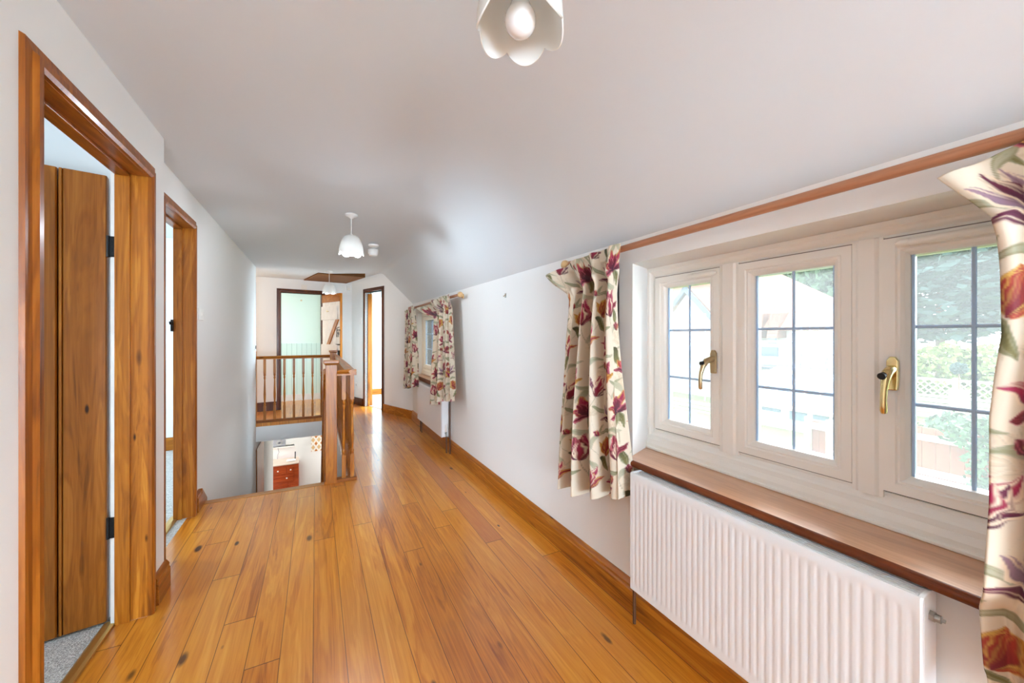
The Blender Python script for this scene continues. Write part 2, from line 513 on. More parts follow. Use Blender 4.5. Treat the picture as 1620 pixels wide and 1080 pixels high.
# ---- door 1 : nearest, plank leaf open into the room
d1 = doorcase('door_1', -0.68, 1.515, 2.285, 1.99, 0.105, 'nearest left doorway in dark orange pine with an open plank door')
# leaf local: hinge at (-0.825, 2.30), runs towards -x and slightly -y
m = MB()
ang = math.radians(191)
R1 = Matrix.Translation((-0.822, 2.325, 0)) @ Matrix.Rotation(ang, 4, 'Z')
lf = MB()
edges = [0.0, 0.145, 0.30, 0.455, 0.61, 0.745]
for a, b in zip(edges, edges[1:]):
    # board with a beaded edge
    prof = [(a + 0.002, -0.02), (b - 0.002, -0.02), (b - 0.002, 0.012), (b - 0.006, 0.02), (b - 0.012, 0.020), (b - 0.014, 0.012), (b - 0.018, 0.020), (a + 0.006, 0.02), (a + 0.002, 0.014)]
    lf.prism(prof, XY, 0.012, 1.975)
leaf = lf.xf(R1).build('door_leaf', M['leaf'], d1)
leaf['label'] = 'plank door leaf of vertical beaded boards, open inwards'
for z in (0.43, 1.66):
    hb = MB(); hb.box(-0.805, -0.776, 2.276, 2.283, z - 0.045, z + 0.045)
    hb.tube([(-0.806, 2.278, z - 0.047), (-0.806, 2.278, z + 0.047)], 0.006, 8)
    for q in (-0.03, 0.0, 0.03): hb.tube([(-0.789, 2.2765, z + q), (-0.789, 2.2745, z + q)], 0.004, 8)
    hg = hb.build('hinge', M['black'], leaf, bev=0.001)
MB().box(-0.80, -0.775, 2.283, 2.30, 0.0, 1.985).build('rebate_strip', M['white_and_glare'], d1)
th = MB(); th.prism([(-0.83, 0), (-0.785, 0), (-0.787, 0.008), (-0.80, 0.011), (-0.818, 0.011), (-0.828, 0.006)], XZ, 1.50, 2.30)
tag(th.build('threshold_strip', M['strip']), 'brass threshold strip across the nearest left doorway', 'threshold strip')
# ---- door 2
d2 = doorcase('door_2', -0.772, 2.80, 3.39, 2.02, 0.10, 'second left doorway, dark pine frame seen edge-on past the wall corner')
kp = MB(); kp.box(-0.878, -0.868, 3.35, 3.39, 1.30, 1.38); kp.tube([(-0.872, 3.36, 1.35), (-0.872, 3.325, 1.35), (-0.872, 3.318, 1.365)], 0.006, 8)
kp.build('latch_keep', M['black'], d2, smooth=True)
th = MB(); th.prism([(-0.905, 0), (-0.85, 0), (-0.853, 0.009), (-0.87, 0.012), (-0.89, 0.012), (-0.902, 0.006)], XZ, 2.76, 3.44)
tag(th.build('threshold_strip', M['strip']), 'brass threshold strip across the second left doorway', 'threshold strip')
hk = thing('coat_hook', (-1.37, 5.5, 1.72), 'small brass hook on the white wall through the second left doorway', 'hook')
MB().box(-1.385, -1.355, 5.485, 5.5, 1.69, 1.75).build('back_plate', M['abrass'], hk, bev=0.002)
MB().tube([(-1.37, 5.487, 1.70), (-1.37, 5.455, 1.695), (-1.37, 5.445, 1.72)], 0.005, 8).build('prong', M['abrass'], hk, smooth=True)

# ---- skirting boards
SK = [(0, 0), (0.022, 0), (0.022, 0.095), (0.016, 0.105), (0.018, 0.118), (0.010, 0.132), (0.004, 0.138), (0, 0.138)]
def skirt_y(name, X, sgn, y0, y1, label, H=1.0, mat='pine_y'):
    m = MB(); m.prism([(X + sgn * o, h * H) for o, h in SK], XZ, y0, y1)
    return S(m, name, M[mat], label, 'baseboard')
skirt_y('baseboard_left', -0.68, 1, 2.352, 2.515, 'short pine skirting between the nearest doorway and the wall corner', mat='dark_y')
m = MB(); m.prism([(o, h) for o, h in SK], lambda p, q, a: (-0.772 + p, a, q), 3.458, 3.56)
m.prism([(3.56, 0), (3.70, -0.03), (3.70, 0.02), (3.56, 0.138)], YZ, -0.772, -0.75)
S(m, 'baseboard_left_landing', M['dark_y'], 'short pine skirting with a sloping end at the stair head', 'baseboard')
skirt_y('baseboard_left_rear', -0.68, 1, -5.0, 1.44, 'pine skirting on the near left wall')
skirt_y('baseboard_right', 1.31, -1, -5.0, 5.84, 'long orange pine skirting along the window wall')
m = MB(); m.box(-3.6, -0.87, 5.478, 5.5, 0, 0.14)
S(m, 'baseboard_bedroom', M['pine_x'], 'pine skirting in the room through the second left doorway', 'baseboard')

# ------------------------------------------------------------------ right wall with two windows
W1 = (0.085, 1.40, 0.685, 1.607)
W2 = (3.96, 5.55, 0.675, 1.60)
def holed_wall(mb, x0, x1, y0, y1, z0, z1, holes):
    ys = y0
    for (a, b, c, d) in sorted(holes):
        mb.box(x0, x1, ys, a, z0, z1)
        mb.box(x0, x1, a, b, z0, c); mb.box(x0, x1, a, b, d, z1)
        ys = b
    mb.box(x0, x1, ys, y1, z0, z1)
m = MB(); holed_wall(m, 1.31, 1.56, -5.0, 5.95, -0.05, 1.95, [W1, W2])
m.prism([(1.31, 1.312), (1.50, 1.392), (1.50, 1.41), (1.31, 1.41)], XY, 0.685, 1.607)
S(m, 'wall_right', M['wall'], 'white wall with the two leaded windows', 'wall')

# ---- sloping ceiling: profile grid
def ceil_profile(y):
    # near: soft cove, far: crisp crease
    t = min(1, max(0, (y - 1.0) / 5.0))
    pk = (0.80 + 0.19 * t, CEIL + 0.075 * t)
    wl = (1.33, 1.70 + 0.02 * t)
    rad = 0.30 * (1 - t) + 0.05
    pts = [(-0.9, CEIL), (0.2, CEIL + 0.0 * t)]
    d0 = (Vector((0.2, CEIL)) - Vector(pk)).normalized(); d1 = (Vector(wl) - Vector(pk)).normalized()
    a = Vector(pk) + d0 * rad; b = Vector(pk) + d1 * rad
    n = 12
    for i in range(n + 1):
        s = i / n
        p = a * (1 - s) ** 2 + Vector(pk) * 2 * s * (1 - s) + b * s * s
        pts.append((p.x, p.y))
    for i in range(1, 7):
        s = i / 6
        p = b * (1 - s) + Vector(wl) * s
        pts.append((p.x, p.y - 0.012 * math.sin(PI * s) * (1 - t)))
    return pts
rows = []
for i in range(41):
    y = -5.05 + (7.95 + 5.05) * i / 40
    rows.append([(px, y, pz) for px, pz in ceil_profile(y)])
m = MB(); m.grid(rows)
up = [[(x, y, z + 0.12) for x, y, z in r] for r in rows]
m.grid([r[::-1] for r in up])
o = S(m, 'ceiling', M['ceil'], 'white ceiling curving down to the window wall', 'ceiling', smooth=True, recalc=False)
m = MB(); m.box(-3.7, -0.9, -1.8, 5.7, 2.36, 2.46); m.box(-2.0, -0.89, 5.7, 8.8, CEIL, CEIL + 0.1); m.box(-0.9, 2.7, 7.95, 8.8, CEIL, CEIL + 0.1)
m.box(1.0, 2.7, 6.0, 8.0, 2.34, 2.44)
S(m, 'ceiling_rooms', M['ceil'], 'white ceilings of the rooms off the hall', 'ceiling')
# back of the hall behind the camera
m = MB(); m.box(-0.8, 1.5, -5.1, -5.0, 0, 2.4)
S(m, 'wall_back', M['wall'], 'white wall behind the viewer', 'wall')

# ------------------------------------------------------------------ far end walls
A = Vector((0.60, 7.78)); B = Vector((1.31, 5.82))
ux = (A - B).normalized(); Lab = (A - B).length
nrm = Vector((-ux.y, ux.x))            # faces the hall
if nrm.x > 0: nrm = -nrm
def AW(s, n, z): p = B + ux * s + nrm * n; return (p.x, p.y, z)
def awbox(mb, s0, s1, n0, n1, z0, z1):
    vs = [mb.bm.verts.new(AW(s, n, z)) for z in (z0, z1) for s, n in ((s0, n0), (s1, n0), (s1, n1), (s0, n1))]
    for f in ((0, 3, 2, 1), (4, 5, 6, 7), (0, 1, 5, 4), (1, 2, 6, 5), (2, 3, 7, 6), (3, 0, 4, 7)):
        mb.bm.faces.new([vs[i] for i in f])
    return mb
D4 = (0.93, 1.545, 2.045)
m = MB()
awbox(m, -0.02, D4[0], -0.10, 0, -0.05, 2.5); awbox(m, D4[1], Lab + 0.02, -0.10, 0, -0.05, 2.5); awbox(m, D4[0], D4[1], -0.10, 0, D4[2], 2.5)
S(m, 'wall_far_right', M['wall'], 'angled wall holding the far right doorway', 'wall')
d4 = struct('door_4', AW((D4[0] + D4[1]) / 2, 0, 0), 'far right doorway in the angled wall, dark pine frame and bright room beyond', 'doorway')
aw = lambda p, q, a: AW(p, a, q)
MB().sweep([(D4[0], 0), (D4[0], D4[2]), (D4[1], D4[2]), (D4[1], 0)], ARC, aw).build('architrave', M['oldwood'], d4)
awbox(MB(), D4[0] - 0.02, D4[0], -0.11, 0.004, 0, D4[2]).build('lining', M['oldwood'], d4)
awbox(MB(), D4[1], D4[1] + 0.02, -0.13, 0.004, 0, D4[2]).build('lining', M['pine_z'], d4)
awbox(MB(), D4[1] - 0.015, D4[1], -0.13, -0.05, 0, D4[2] - 0.02).build('door_stop', M['pine_z'], d4)
awbox(MB(), D4[0], D4[1], -0.11, 0.004, D4[2], D4[2] + 0.02).build('lining', M['oldwood'], d4)
m = MB(); awbox(m, -0.02, D4[0] - 0.07, 0, 0.022, 0, 0.13)
S(m, 'baseboard_far_right', M['pine_y'], 'skirting between the far right doorway and the window wall', 'baseboard')
m = MB(); awbox(m, D4[1] + 0.07, Lab, 0, 0.022, 0, 0.13)
S(m, 'baseboard_far', M['oldwood'], 'short dark skirting left of the far right doorway', 'baseboard')
# bright room behind door 4
m = MB()
m.prism([AW(0.0, -0.07, 0)[:2], AW(Lab, -0.07, 0)[:2], (0.96, 8.6), (2.5, 8.6), (2.5, 5.96)], XY, 0.0, 0.006)
S(m, 'floor_far_room', M['carpet'], 'pale carpet in the bright room through the far right doorway', 'floor')
m = MB()
m.box(2.5, 2.6, 5.9, 8.8, -0.05, 2.4); m.box(0.9, 2.6, 8.62, 8.72, -0.05, 2.4); m.box(1.56, 2.6, 5.85, 5.95, -0.05, 2.4)
S(m, 'wall_far_room', M['wall'], 'white walls of the bright room through the far right doorway', 'wall')
m = MB(); m.box(1.02, 2.5, 8.60, 8.62, 0, 0.13)
S(m, 'baseboard_far_room', M['pine_x'], 'skirting in the bright room through the far right doorway', 'baseboard')

# end wall with door 3
E0 = Vector((-2.0, 7.44)); E1 = Vector((0.62, 7.783))
ue = (E1 - E0).normalized(); ne = Vector((ue.y, -ue.x))
def EW(s, n, z): p = E0 + ue * s + ne * n; return (p.x, p.y, z)
def ewbox(mb, s0, s1, n0, n1, z0, z1):
    vs = [mb.bm.verts.new(EW(s, n, z)) for z in (z0, z1) for s, n in ((s0, n0), (s1, n0), (s1, n1), (s0, n1))]
    for f in ((0, 3, 2, 1), (4, 5, 6, 7), (0, 1, 5, 4), (1, 2, 6, 5), (2, 3, 7, 6), (3, 0, 4, 7)):
        mb.bm.faces.new([vs[i] for i in f])
    return mb
def s_of_x(x): return (x - E0.x) / ue.x
D3 = (s_of_x(-0.535), s_of_x(0.085), 2.02)
Le = (E1 - E0).length
m = MB()
ewbox(m, 0, D3[0], -0.10, 0, -0.05, 2.4); ewbox(m, D3[1], Le, -0.10, 0, -0.05, 2.4); ewbox(m, D3[0], D3[1], -0.10, 0, D3[2], 2.4)
S(m, 'wall_far', M['wall'], 'end wall of the landing around the pale green room', 'wall')
d3 = struct('door_3', EW((D3[0] + D3[1]) / 2, 0, 0), 'far doorway to the pale green room with its ledged door standing open', 'doorway')
ew = lambda p, q, a: EW(p, a, q)
MB().sweep([(D3[0], 0), (D3[0], D3[2]), (D3[1], D3[2]), (D3[1], 0)], ARC, ew).build('architrave', M['oldwood'], d3)
ewbox(MB(), D3[0] - 0.02, D3[0] + 0.0, -0.11, 0.004, 0, D3[2]).build('lining', M['oldwood'], d3)
ewbox(MB(), D3[1], D3[1] + 0.02, -0.11, 0.004, 0, D3[2]).build('lining', M['oldwood'], d3)
ewbox(MB(), D3[0], D3[1], -0.11, 0.004, D3[2], D3[2] + 0.02).build('lining', M['oldwood'], d3)
# open ledged and braced leaf, hinged on the right
R3 = Matrix.Translation((0.115, 7.66, 0)) @ Matrix.Rotation(math.radians(-65), 4, 'Z')
# local x along leaf 0..0.62, local -y faces the viewer
lf = MB()
nb = 5
for i in range(nb):
    a, b = i * 0.622 / nb, (i + 1) * 0.622 / nb
    lf.prism([(a + 0.002, -0.012), (a + 0.006, -0.016), (b - 0.006, -0.016), (b - 0.002, -0.012), (b - 0.002, 0.016), (a + 0.002, 0.016)], XY, 0.015, 2.0)
leaf3 = lf.xf(R3).build('door_leaf', M['white_and_glare'], d3)  # whiteness is varnish glare painted into the boards
leaf3['label'] = 'ledged and braced door leaf standing open, varnish glare painted white'
MB().box(0.618, 0.634, -0.018, 0.018, 0.015, 2.0).xf(R3).build('edge_strip', M['pine_z'], leaf3)
MB().box(0.0, 0.618, -0.022, -0.017, 1.86, 2.0).xf(R3).build('head_rail', M['pine_x'], leaf3)
for z in (1.55, 0.88, 0.22):
    MB().box(0.0, 0.56, -0.040, -0.017, z, z + 0.24).xf(R3).build('ledge', M['white_and_glare'], leaf3, bev=0.004)  # same painted glare on the ledges
MB().prism([(0.50, 1.55), (0.60, 1.55), (0.28, 1.12), (0.19, 1.12)], XZ, -0.036, -0.017).xf(R3).build('brace', M['pine_z'], leaf3)
lt = MB(); lt.box(0.585, 0.64, -0.05, -0.018, 1.36, 1.375); lt.tube([(0.6, -0.02, 1.42), (0.6, -0.06, 1.40), (0.6, -0.06, 1.32), (0.6, -0.02, 1.30)], 0.006, 6)
lt.build('thumb_latch', M['black'], leaf3, local=True) if False else lt.xf(R3).build('thumb_latch', M['black'], leaf3)
MB().tube([(0.53, -0.02, 1.345), (0.53, -0.03, 1.25), (0.58, -0.03, 1.25), (0.58, -0.02, 1.345)], 0.006, 6).xf(R3).build('latch_ring', M['black'], leaf3)
MB().box(0.50, 0.63, -0.03, -0.018, 1.11, 1.13).xf(R3).build('bolt', M['black'], leaf3)
MB().box(0.57, 0.615, -0.03, -0.018, 0.90, 1.02).xf(R3).build('lock_case', M['black'], leaf3)
MB().tube([(0.28, -0.035, 1.70), (0.28, -0.07, 1.69), (0.28, -0.075, 1.72)], 0.006, 6).xf(R3).build('robe_hook', M['brass'], leaf3)
# green room
m = MB(); m.box(-1.6, 0.95, 8.6, 8.7, -0.05, 2.4); m.box(-1.7, -1.6, 7.5, 8.7, -0.05, 2.4); m.box(0.85, 0.95, 7.98, 8.7, -0.05, 2.4)
S(m, 'wall_green_room', M['green'], 'pale green walls of the small far room', 'wall')
m = MB(); m.box(-1.6, 0.85, 8.585, 8.6, 0.1, 1.10); m.box(-1.6, 0.85, 8.57, 8.6, 1.10, 1.125)
S(m, 'trim_2', M['dado'], 'pale green tongue and groove panelling in the far room', 'wall panelling')
m = MB(); m.box(-1.6, 0.85, 8.57, 8.585, 0.0, 0.12)
S(m, 'baseboard_green_room', M['white_and_glare'], 'white skirting below the green panelling', 'baseboard')
gh = MB(); gh.box(-0.275, -0.245, 8.585, 8.6, 1.955, 1.985); gh.tube([(-0.26, 8.588, 1.97), (-0.26, 8.55, 1.96)], 0.005, 6)
tag(gh.build('wall_hook', M['abrass']), 'tiny hook high on the pale green wall', 'hook')
# recess on the left of the landing
m = MB(); m.box(-2.1, -2.0, 5.6, 8.7, -0.05, 2.4); m.box(-2.0, -0.87, 6.46, 6.56, -0.05, 2.4)
S(m, 'wall_landing', M['wall'], 'white wall of the hidden recess left of the landing', 'wall')
m = MB(); m.box(-0.868, -0.775, 6.562, 6.60, 0.0, 2.05)
S(m, 'trim_3', M['oldwood'], 'dark wooden door edge just past the end of the left wall', 'trim')
m = MB(); ewbox(m, 0.2, D3[0] - 0.068, 0, 0.02, 0, 0.15)
S(m, 'baseboard_end', M['oldwood'], 'dark skirting on the end wall left of the green room doorway', 'baseboard')

# ------------------------------------------------------------------ windows
XF = 1.49
def rect(y0, y1, z0, z1): return [(y0, z0), (y1, z0), (y1, z1), (y0, z1)]
def wf(p, q, a): return (XF - a, p, q)
FR = [(0, -0.08), (0, 0.006), (0.018, 0.006), (0.024, 0.0), (0.032, -0.004), (0.040, -0.010), (0.052, -0.010), (0.052, -0.08)]
SA = [(0.0, -0.06), (0.0, 0.001), (0.026, 0.001), (0.030, -0.003), (0.036, -0.002), (0.044, -0.008), (0.052, -0.018), (0.054, -0.06)]
def handle(parent, y, z, out, dy, mat):
    h = MB()
    h.prism([(y - 0.011, z - 0.05), (y + 0.011, z - 0.05), (y + 0.013, z - 0.02), (y + 0.013, z + 0.035), (y + 0.006, z + 0.047), (y - 0.006, z + 0.047), (y - 0.013, z + 0.035), (y - 0.013, z - 0.02)], YZ, XF - 0.018, XF - 0.005)
    pl = h.build('handle', M[mat], parent, bev=0.003)
    a = MB()
    X = XF - 0.012
    path = [(X, y, z + 0.012), (X - 0.012, y, z + 0.010), (X - 0.6 * out, y + dy * 0.3, z + 0.002), (X - 0.85 * out, y + dy * 0.55, z - 0.02), (X - 0.98 * out, y + dy * 0.8, z - 0.05), (X - out, y + dy * 0.95, z - 0.08), (X - out * 0.97, y + dy, z - 0.105), (X - out * 0.93, y + dy, z - 0.112)]
    a.tube(path, [0.011, 0.013, 0.0125, 0.010, 0.0078, 0.0075, 0.0085, 0.007], 12)
    # twisted flutes
    ar = a.build('handle_arm', M[mat], parent, smooth=True)
    c = MB(); c.tube([(X - 0.6 * out, y + dy * 0.3 + 0.004, z - 0.004), (X - 0.6 * out - 0.024, y + dy * 0.3 + 0.006, z - 0.008)], 0.0095, 18)
    c.build('lock_button', M['blackp'], parent, smooth=True)
def window(name, fr, sashes, label, leads=(1.295, 1.08), hz=1.167):
    w = struct(name, (XF, (fr[0] + fr[1]) / 2, fr[2]), label, 'window')
    MB().sweep(rect(fr[0], fr[1], fr[2] + 0.034, fr[3]), FR, wf, True).build('frame', M['upvc'], w)
    MB().prism([(XF + 0.08, fr[2]), (XF - 0.016, fr[2]), (XF - 0.016, fr[2] + 0.016), (XF - 0.008, fr[2] + 0.034), (XF + 0.08, fr[2] + 0.034)], XZ, fr[0], fr[1]).build('cill', M['upvc'], w)
    for s0, s1 in zip(sashes, sashes[1:]):
        a, b = s0[1], s1[0]
        m = MB()
        m.prism([(a + 0.0005, XF + 0.08), (a + 0.0005, XF + 0.002), (a + 0.010, XF + 0.001), (a + 0.018, XF - 0.006), (b - 0.018, XF - 0.006), (b - 0.010, XF + 0.001), (b - 0.0005, XF + 0.002), (b - 0.0005, XF + 0.08)], lambda p, q, z: (q, p, z), fr[2] + 0.07, fr[3] - 0.045)
        m.build('mullion', M['upvc'], w)
    for i, (y0, y1, z0, z1, hy, out, dy, mt, vent) in enumerate(sashes):
        s = MB().sweep(rect(y0, y1, z0, z1), SA, wf, True).build('sash', M['upvc'], w)
        g = [(-0.0035, -0.03), (-0.0035, -0.004), (0.0, -0.004), (0.0, -0.03)]
        MB().sweep(rect(y0, y1, z0, z1), g, wf, True).build('gasket', M['gasket'], s)
        gy0, gy1, gz0, gz1 = y0 + 0.053, y1 - 0.053, z0 + 0.045, z1 - 0.045
        MB().box(XF + 0.036, XF + 0.040, gy0, gy1, gz0, gz1).build('glass_pane', M['glass'], s)
        e = [(0, 0), (0, 0.008), (0.006, 0.008), (0.006, 0)]
        MB().sweep(rect(gy0, gy1, gz0, gz1), e, lambda p, q, a: (XF + 0.035 - a, p, q), True).build('glazing_edge', M['lead'], s)
        ym = (gy0 + gy1) / 2
        m = MB()
        m.prism([(ym - 0.005, XF + 0.036), (ym - 0.003, XF + 0.032), (ym + 0.003, XF + 0.032), (ym + 0.005, XF + 0.036)], lambda p, q, z: (q, p, z), gz0, gz1)
        for z in leads:
            m.prism([(XF + 0.036, z - 0.005), (XF + 0.0325, z - 0.003), (XF + 0.0325, z + 0.003), (XF + 0.036, z + 0.005)], XZ, gy0, gy1)
        m.build('lead_strip', M['lead'], s)
        if vent:
            v0, v1 = vent
            t = MB(); t.tube([(XF - 0.010, v1 + 0.012, z1 - 0.020), (XF - 0.012, v1, z1 - 0.020), (XF - 0.012, v0, z1 - 0.020), (XF - 0.010, v0 - 0.012, z1 - 0.020)], [0.005, 0.0105, 0.0105, 0.005], 12)
            t.tube([(XF - 0.012, v1 - 0.014, z1 - 0.020), (XF - 0.012, v1 - 0.017, z1 - 0.020)], 0.0115, 12)
            t.build('restrictor_tube', M['upvc'], s, smooth=True)
        if hy is not None:
            handle(s, hy, hz, out, dy, mt)
    return w
w1 = window('window_1', (0.106, 1.392, 0.722, 1.606),
            [(0.159, 0.4925, 0.815, 1.554, 0.468, 0.050, 0.004, 'brass', (0.207, 0.450)),
             (0.567, 0.926, 0.811, 1.554, None, 0, 0, None, None),
             (1.006, 1.340, 0.815, 1.554, 1.024, 0.068, 0.012, 'abrass', (1.024, 1.138))],
            'three-light cream casement window with leaded panes above the ribbed radiator', leads=(1.296, 1.073), hz=1.163)
MB().box(1.262, 1.53, 0.086, 1.396, 0.688, 0.712).build('window_sill', M['sill'], w1)
m = MB(); m.prism([(1.2625, 0.686), (1.252, 0.688), (1.248, 0.694), (1.247, 0.700), (1.249, 0.706), (1.255, 0.711), (1.2625, 0.7122)], XZ, 0.04, 1.300)
m.box(1.2622, 1.3095, 0.04, 1.300, 0.686, 0.7118)
m.build('sill_nosing', M['nose'], w1, smooth=True)
MB().box(1.2625, 1.3095, 0.0405, 1.2995, 0.7118, 0.7125).build('sill_top', M['sill'], w1)
MB().box(1.462, 1.496, 0.106, 1.392, 0.712, 0.723).build('sill_bead', M['upvc'], w1, bev=0.003)
XF = 1.38
w2 = window('window_2', (3.975, 5.535, 0.72, 1.595),
            [(4.03, 4.72, 0.808, 1.542, None, 0, 0, None, None), (4.78, 5.48, 0.808, 1.542, None, 0, 0, None, None)],
            'far cream casement window between the two distant floral curtains', hz=1.15)
MB().box(1.26, 1.52, 3.961, 5.549, 0.676, 0.715).build('window_sill', M['sill'], w2, bev=0.004)
MB().box(1.250, 1.262, 3.94, 5.57, 0.668, 0.716).build('sill_nosing', M['nose'], w2, bev=0.004)

# ------------------------------------------------------------------ curtain poles
def pole(y0, y1, X, z, label, brackets, finials):
    p = thing('curtain_pole', (X, (y0 + y1) / 2, z), label, 'curtain pole', 'wooden curtain poles')
    MB().tube([(X, y0, z), (X, y1, z)], 0.0145, 20).build('rod', M['pole'], p, smooth=True)
    for y, sg in finials:
        MB().lathe([(0.010, 0.0), (0.016, 0.004), (0.016, 0.010), (0.011, 0.016), (0.018, 0.024), (0.026, 0.036), (0.027, 0.046), (0.020, 0.058), (0.008, 0.064)] if sg > 0 else
                   [(0.008, -0.064), (0.020, -0.058), (0.027, -0.046), (0.026, -0.036), (0.018, -0.024), (0.011, -0.016), (0.016, -0.010), (0.016, -0.004), (0.010, 0.0)],
                   (X, y, z), 20, 'y').build('finial', M['finial'], p, smooth=True)
    for y in brackets:
        b = MB(); b.tube([(1.31, y, z), (X + 0.012, y, z)], 0.010, 12); b.lathe([(0.024, -0.012), (0.024, 0.0)], (1.31, y, z), 16, 'x')
        b.build('bracket', M['finial'], p, smooth=True)
    return p
pole(-0.35, 1.70, 1.235, 1.664, 'long brown wooden curtain pole above the nearer window', (-0.2, 1.62), ((1.70, 1), (-0.35, -1)))
pole(3.52, 5.62, 1.235, 1.668, 'shorter wooden curtain pole above the far window', (3.60, 5.5), ((3.52, -1),))

# ------------------------------------------------------------------ printed fabric
def make_print(seed):
    Wt, Ht, res = 0.60, 0.78, 0.0016
    nx, ny = int(Wt / res), int(Ht / res)
    base = np.array(lin(228, 214, 192)[:3])
    arr = np.tile(base, (ny, nx, 1)).astype(float)
    rs = np.random.RandomState(seed)
    def c(*v): return np.array(lin(*v)[:3])
    def stamp(x0, x1, y0, y1, fn):
        ix = np.arange(int(x0 / res) - 1, int(x1 / res) + 2); iy = np.arange(int(y0 / res) - 1, int(y1 / res) + 2)
        X, Y = np.meshgrid(ix * res, iy * res)
        al, col = fn(X, Y)
        gx, gy = np.meshgrid(ix % nx, iy % ny)
        old = arr[gy, gx]
        arr[gy, gx] = old * (1 - al[..., None]) + col * al[..., None]
    def petal(bx, by, ang, L, Wd, bend, c0, c1, c2, sd, jag=0.2, sharp=0.9, fl=1.0):
        R = L * 1.1 + abs(bend) * L + Wd
        ca, sa = math.cos(ang), math.sin(ang)
        def fn(X, Y):
            dx, dy = X - bx, Y - by
            wob = 0.04 * L * np.sin((dx * ca + dy * sa) / L * 9 + sd * 2)
            a = (dx * ca + dy * sa) / L; b = -dx * sa + dy * ca + wob
            t = np.clip(a, 0, 1)
            cen = bend * L * t * t
            w = Wd * 0.5 * np.sin(PI * t ** sharp) ** 0.7 * (1 + jag * np.sin(t * 19 + sd) * t)
            e = (b - cen) / np.maximum(w, 1e-5)
            ins = (a > 0) & (a < 1)
            al = np.where(ins, np.clip((1 - np.abs(e)) * np.maximum(w, 1e-4) / (res * 1.2), 0, 1), 0)
            g = np.clip(t * 1.5 - 0.2, 0, 1)[..., None]
            col = c0 * (1 - g) + c1 * g
            f = np.abs(e) * 0.9 + 0.5 * (t - 0.55) + 0.30 * np.sin(e * 6 + sd * 7 + t * 4) + 0.16 * np.sin(e * 13 + sd * 3 + t * 7)
            k = (np.clip((f - 0.42) * 2.6, 0, 1) * fl)[..., None]
            col = col * (1 - k) + c2 * k
            dkl = np.clip(np.sin(e * 10 + sd * 5 + t * 3) - 0.72, 0, 1)[..., None] * 1.3 * fl
            col = col * (1 - dkl) + c0 * 0.55 * dkl
            return al, col
        stamp(bx - R, bx + R, by - R, by + R, fn)
    def stem(pts, w, col):
        P = [np.array(p) for p in pts]
        n = 90
        for i in range(n + 1):
            t = i / n
            q = (1 - t) ** 3 * P[0] + 3 * t * (1 - t) ** 2 * P[1] + 3 * t * t * (1 - t) * P[2] + t ** 3 * P[3]
            ww = w * (1.1 - 0.4 * t)
            def fn(X, Y):
                d = np.hypot(X - q[0], Y - q[1])
                return np.clip((ww - d) / res, 0, 1) * 0.7, np.broadcast_to(col, X.shape + (3,))
            stamp(q[0] - ww, q[0] + ww, q[1] - ww, q[1] + ww, fn)
    cream, yel, mar, mag, pur, cor, gold = c(238, 218, 190), c(214, 172, 84), c(124, 18, 40), c(168, 28, 76), c(66, 24, 46), c(176, 60, 44), c(190, 132, 44)
    ol, gr, gg, dk = c(126, 118, 66), c(152, 150, 114), c(190, 184, 158), c(74, 74, 46)
    pal = {'mag': (mar, mag, cream), 'mar': (pur, mar, c(196, 96, 110)), 'gold': (cor, gold, yel), 'cor': (mar, cor, yel), 'plum': (pur, c(110, 30, 66), cream), 'flame': (mar, mag, yel),
           'ghost': (c(214, 196, 168), c(220, 204, 178), c(230, 216, 194)), 'lil': (c(120, 84, 108), c(160, 128, 142), cream)}
    def tulip(x, y, ang, s, pn, pn2):
        p, q = pal[pn], pal[pn2]
        k = rs.rand() * 6
        z = 0.0 if pn == 'ghost' else 1.0
        j = lambda v: v * (1 + rs.uniform(-0.15, 0.15))
        if z and rs.rand() < 0.55:          # closed parrot tulip: a cup of broad ragged petals
            L = ((0.52, 0.86, 0.30, 0.30, q, 0.9), (-0.52, 0.90, 0.30, -0.30, q, 0.9), (0.20, 0.98, 0.46, 0.0, q, 1.15), (-0.22, 1.0, 0.46, 0.0, p, 1.15), (0.30, 0.86, 0.50, -0.16, p, 1.25), (-0.30, 0.88, 0.50, 0.16, q, 1.25), (0.0, 0.84, 0.52, 0.0, p, 1.2))
        else:                               # open one, petals flung outwards
            L = ((0.55, 0.95, 0.40, 0.25, q, 1.0), (-0.55, 0.95, 0.40, -0.25, q, 1.0), (0.0, 1.0, 0.44, 0.05, q, 1.1), (1.05, 0.78, 0.30, 0.35, p, 1.05), (-1.1, 0.80, 0.30, -0.35, p, 1.05), (0.30, 0.92, 0.44, 0.10, p, 1.15), (-0.30, 0.92, 0.44, -0.10, p, 1.15))
        for da, l, w, bd, pp, sp in L:
            petal(x, y, ang + j(da), s * j(l), s * w, bd, *pp, k + da * 3, 0.22, sp)
    F = [(0.09, 0.08, 1.3, 0.125, 'mag', 'flame'), (0.33, 0.04, 1.9, 0.12, 'mar', 'mag'), (0.22, 0.24, 1.2, 0.115, 'cor', 'gold'), (0.47, 0.22, 1.6, 0.135, 'mag', 'mar'),
         (0.06, 0.38, 2.0, 0.115, 'flame', 'cor'), (0.31, 0.42, 1.4, 0.125, 'plum', 'lil'), (0.52, 0.47, 1.9, 0.12, 'mar', 'flame'), (0.17, 0.58, 1.1, 0.13, 'mag', 'plum'), (0.40, 0.64, 1.9, 0.12, 'gold', 'mar'), (0.0, 0.68, 1.5, 0.10, 'mar', 'cor')]
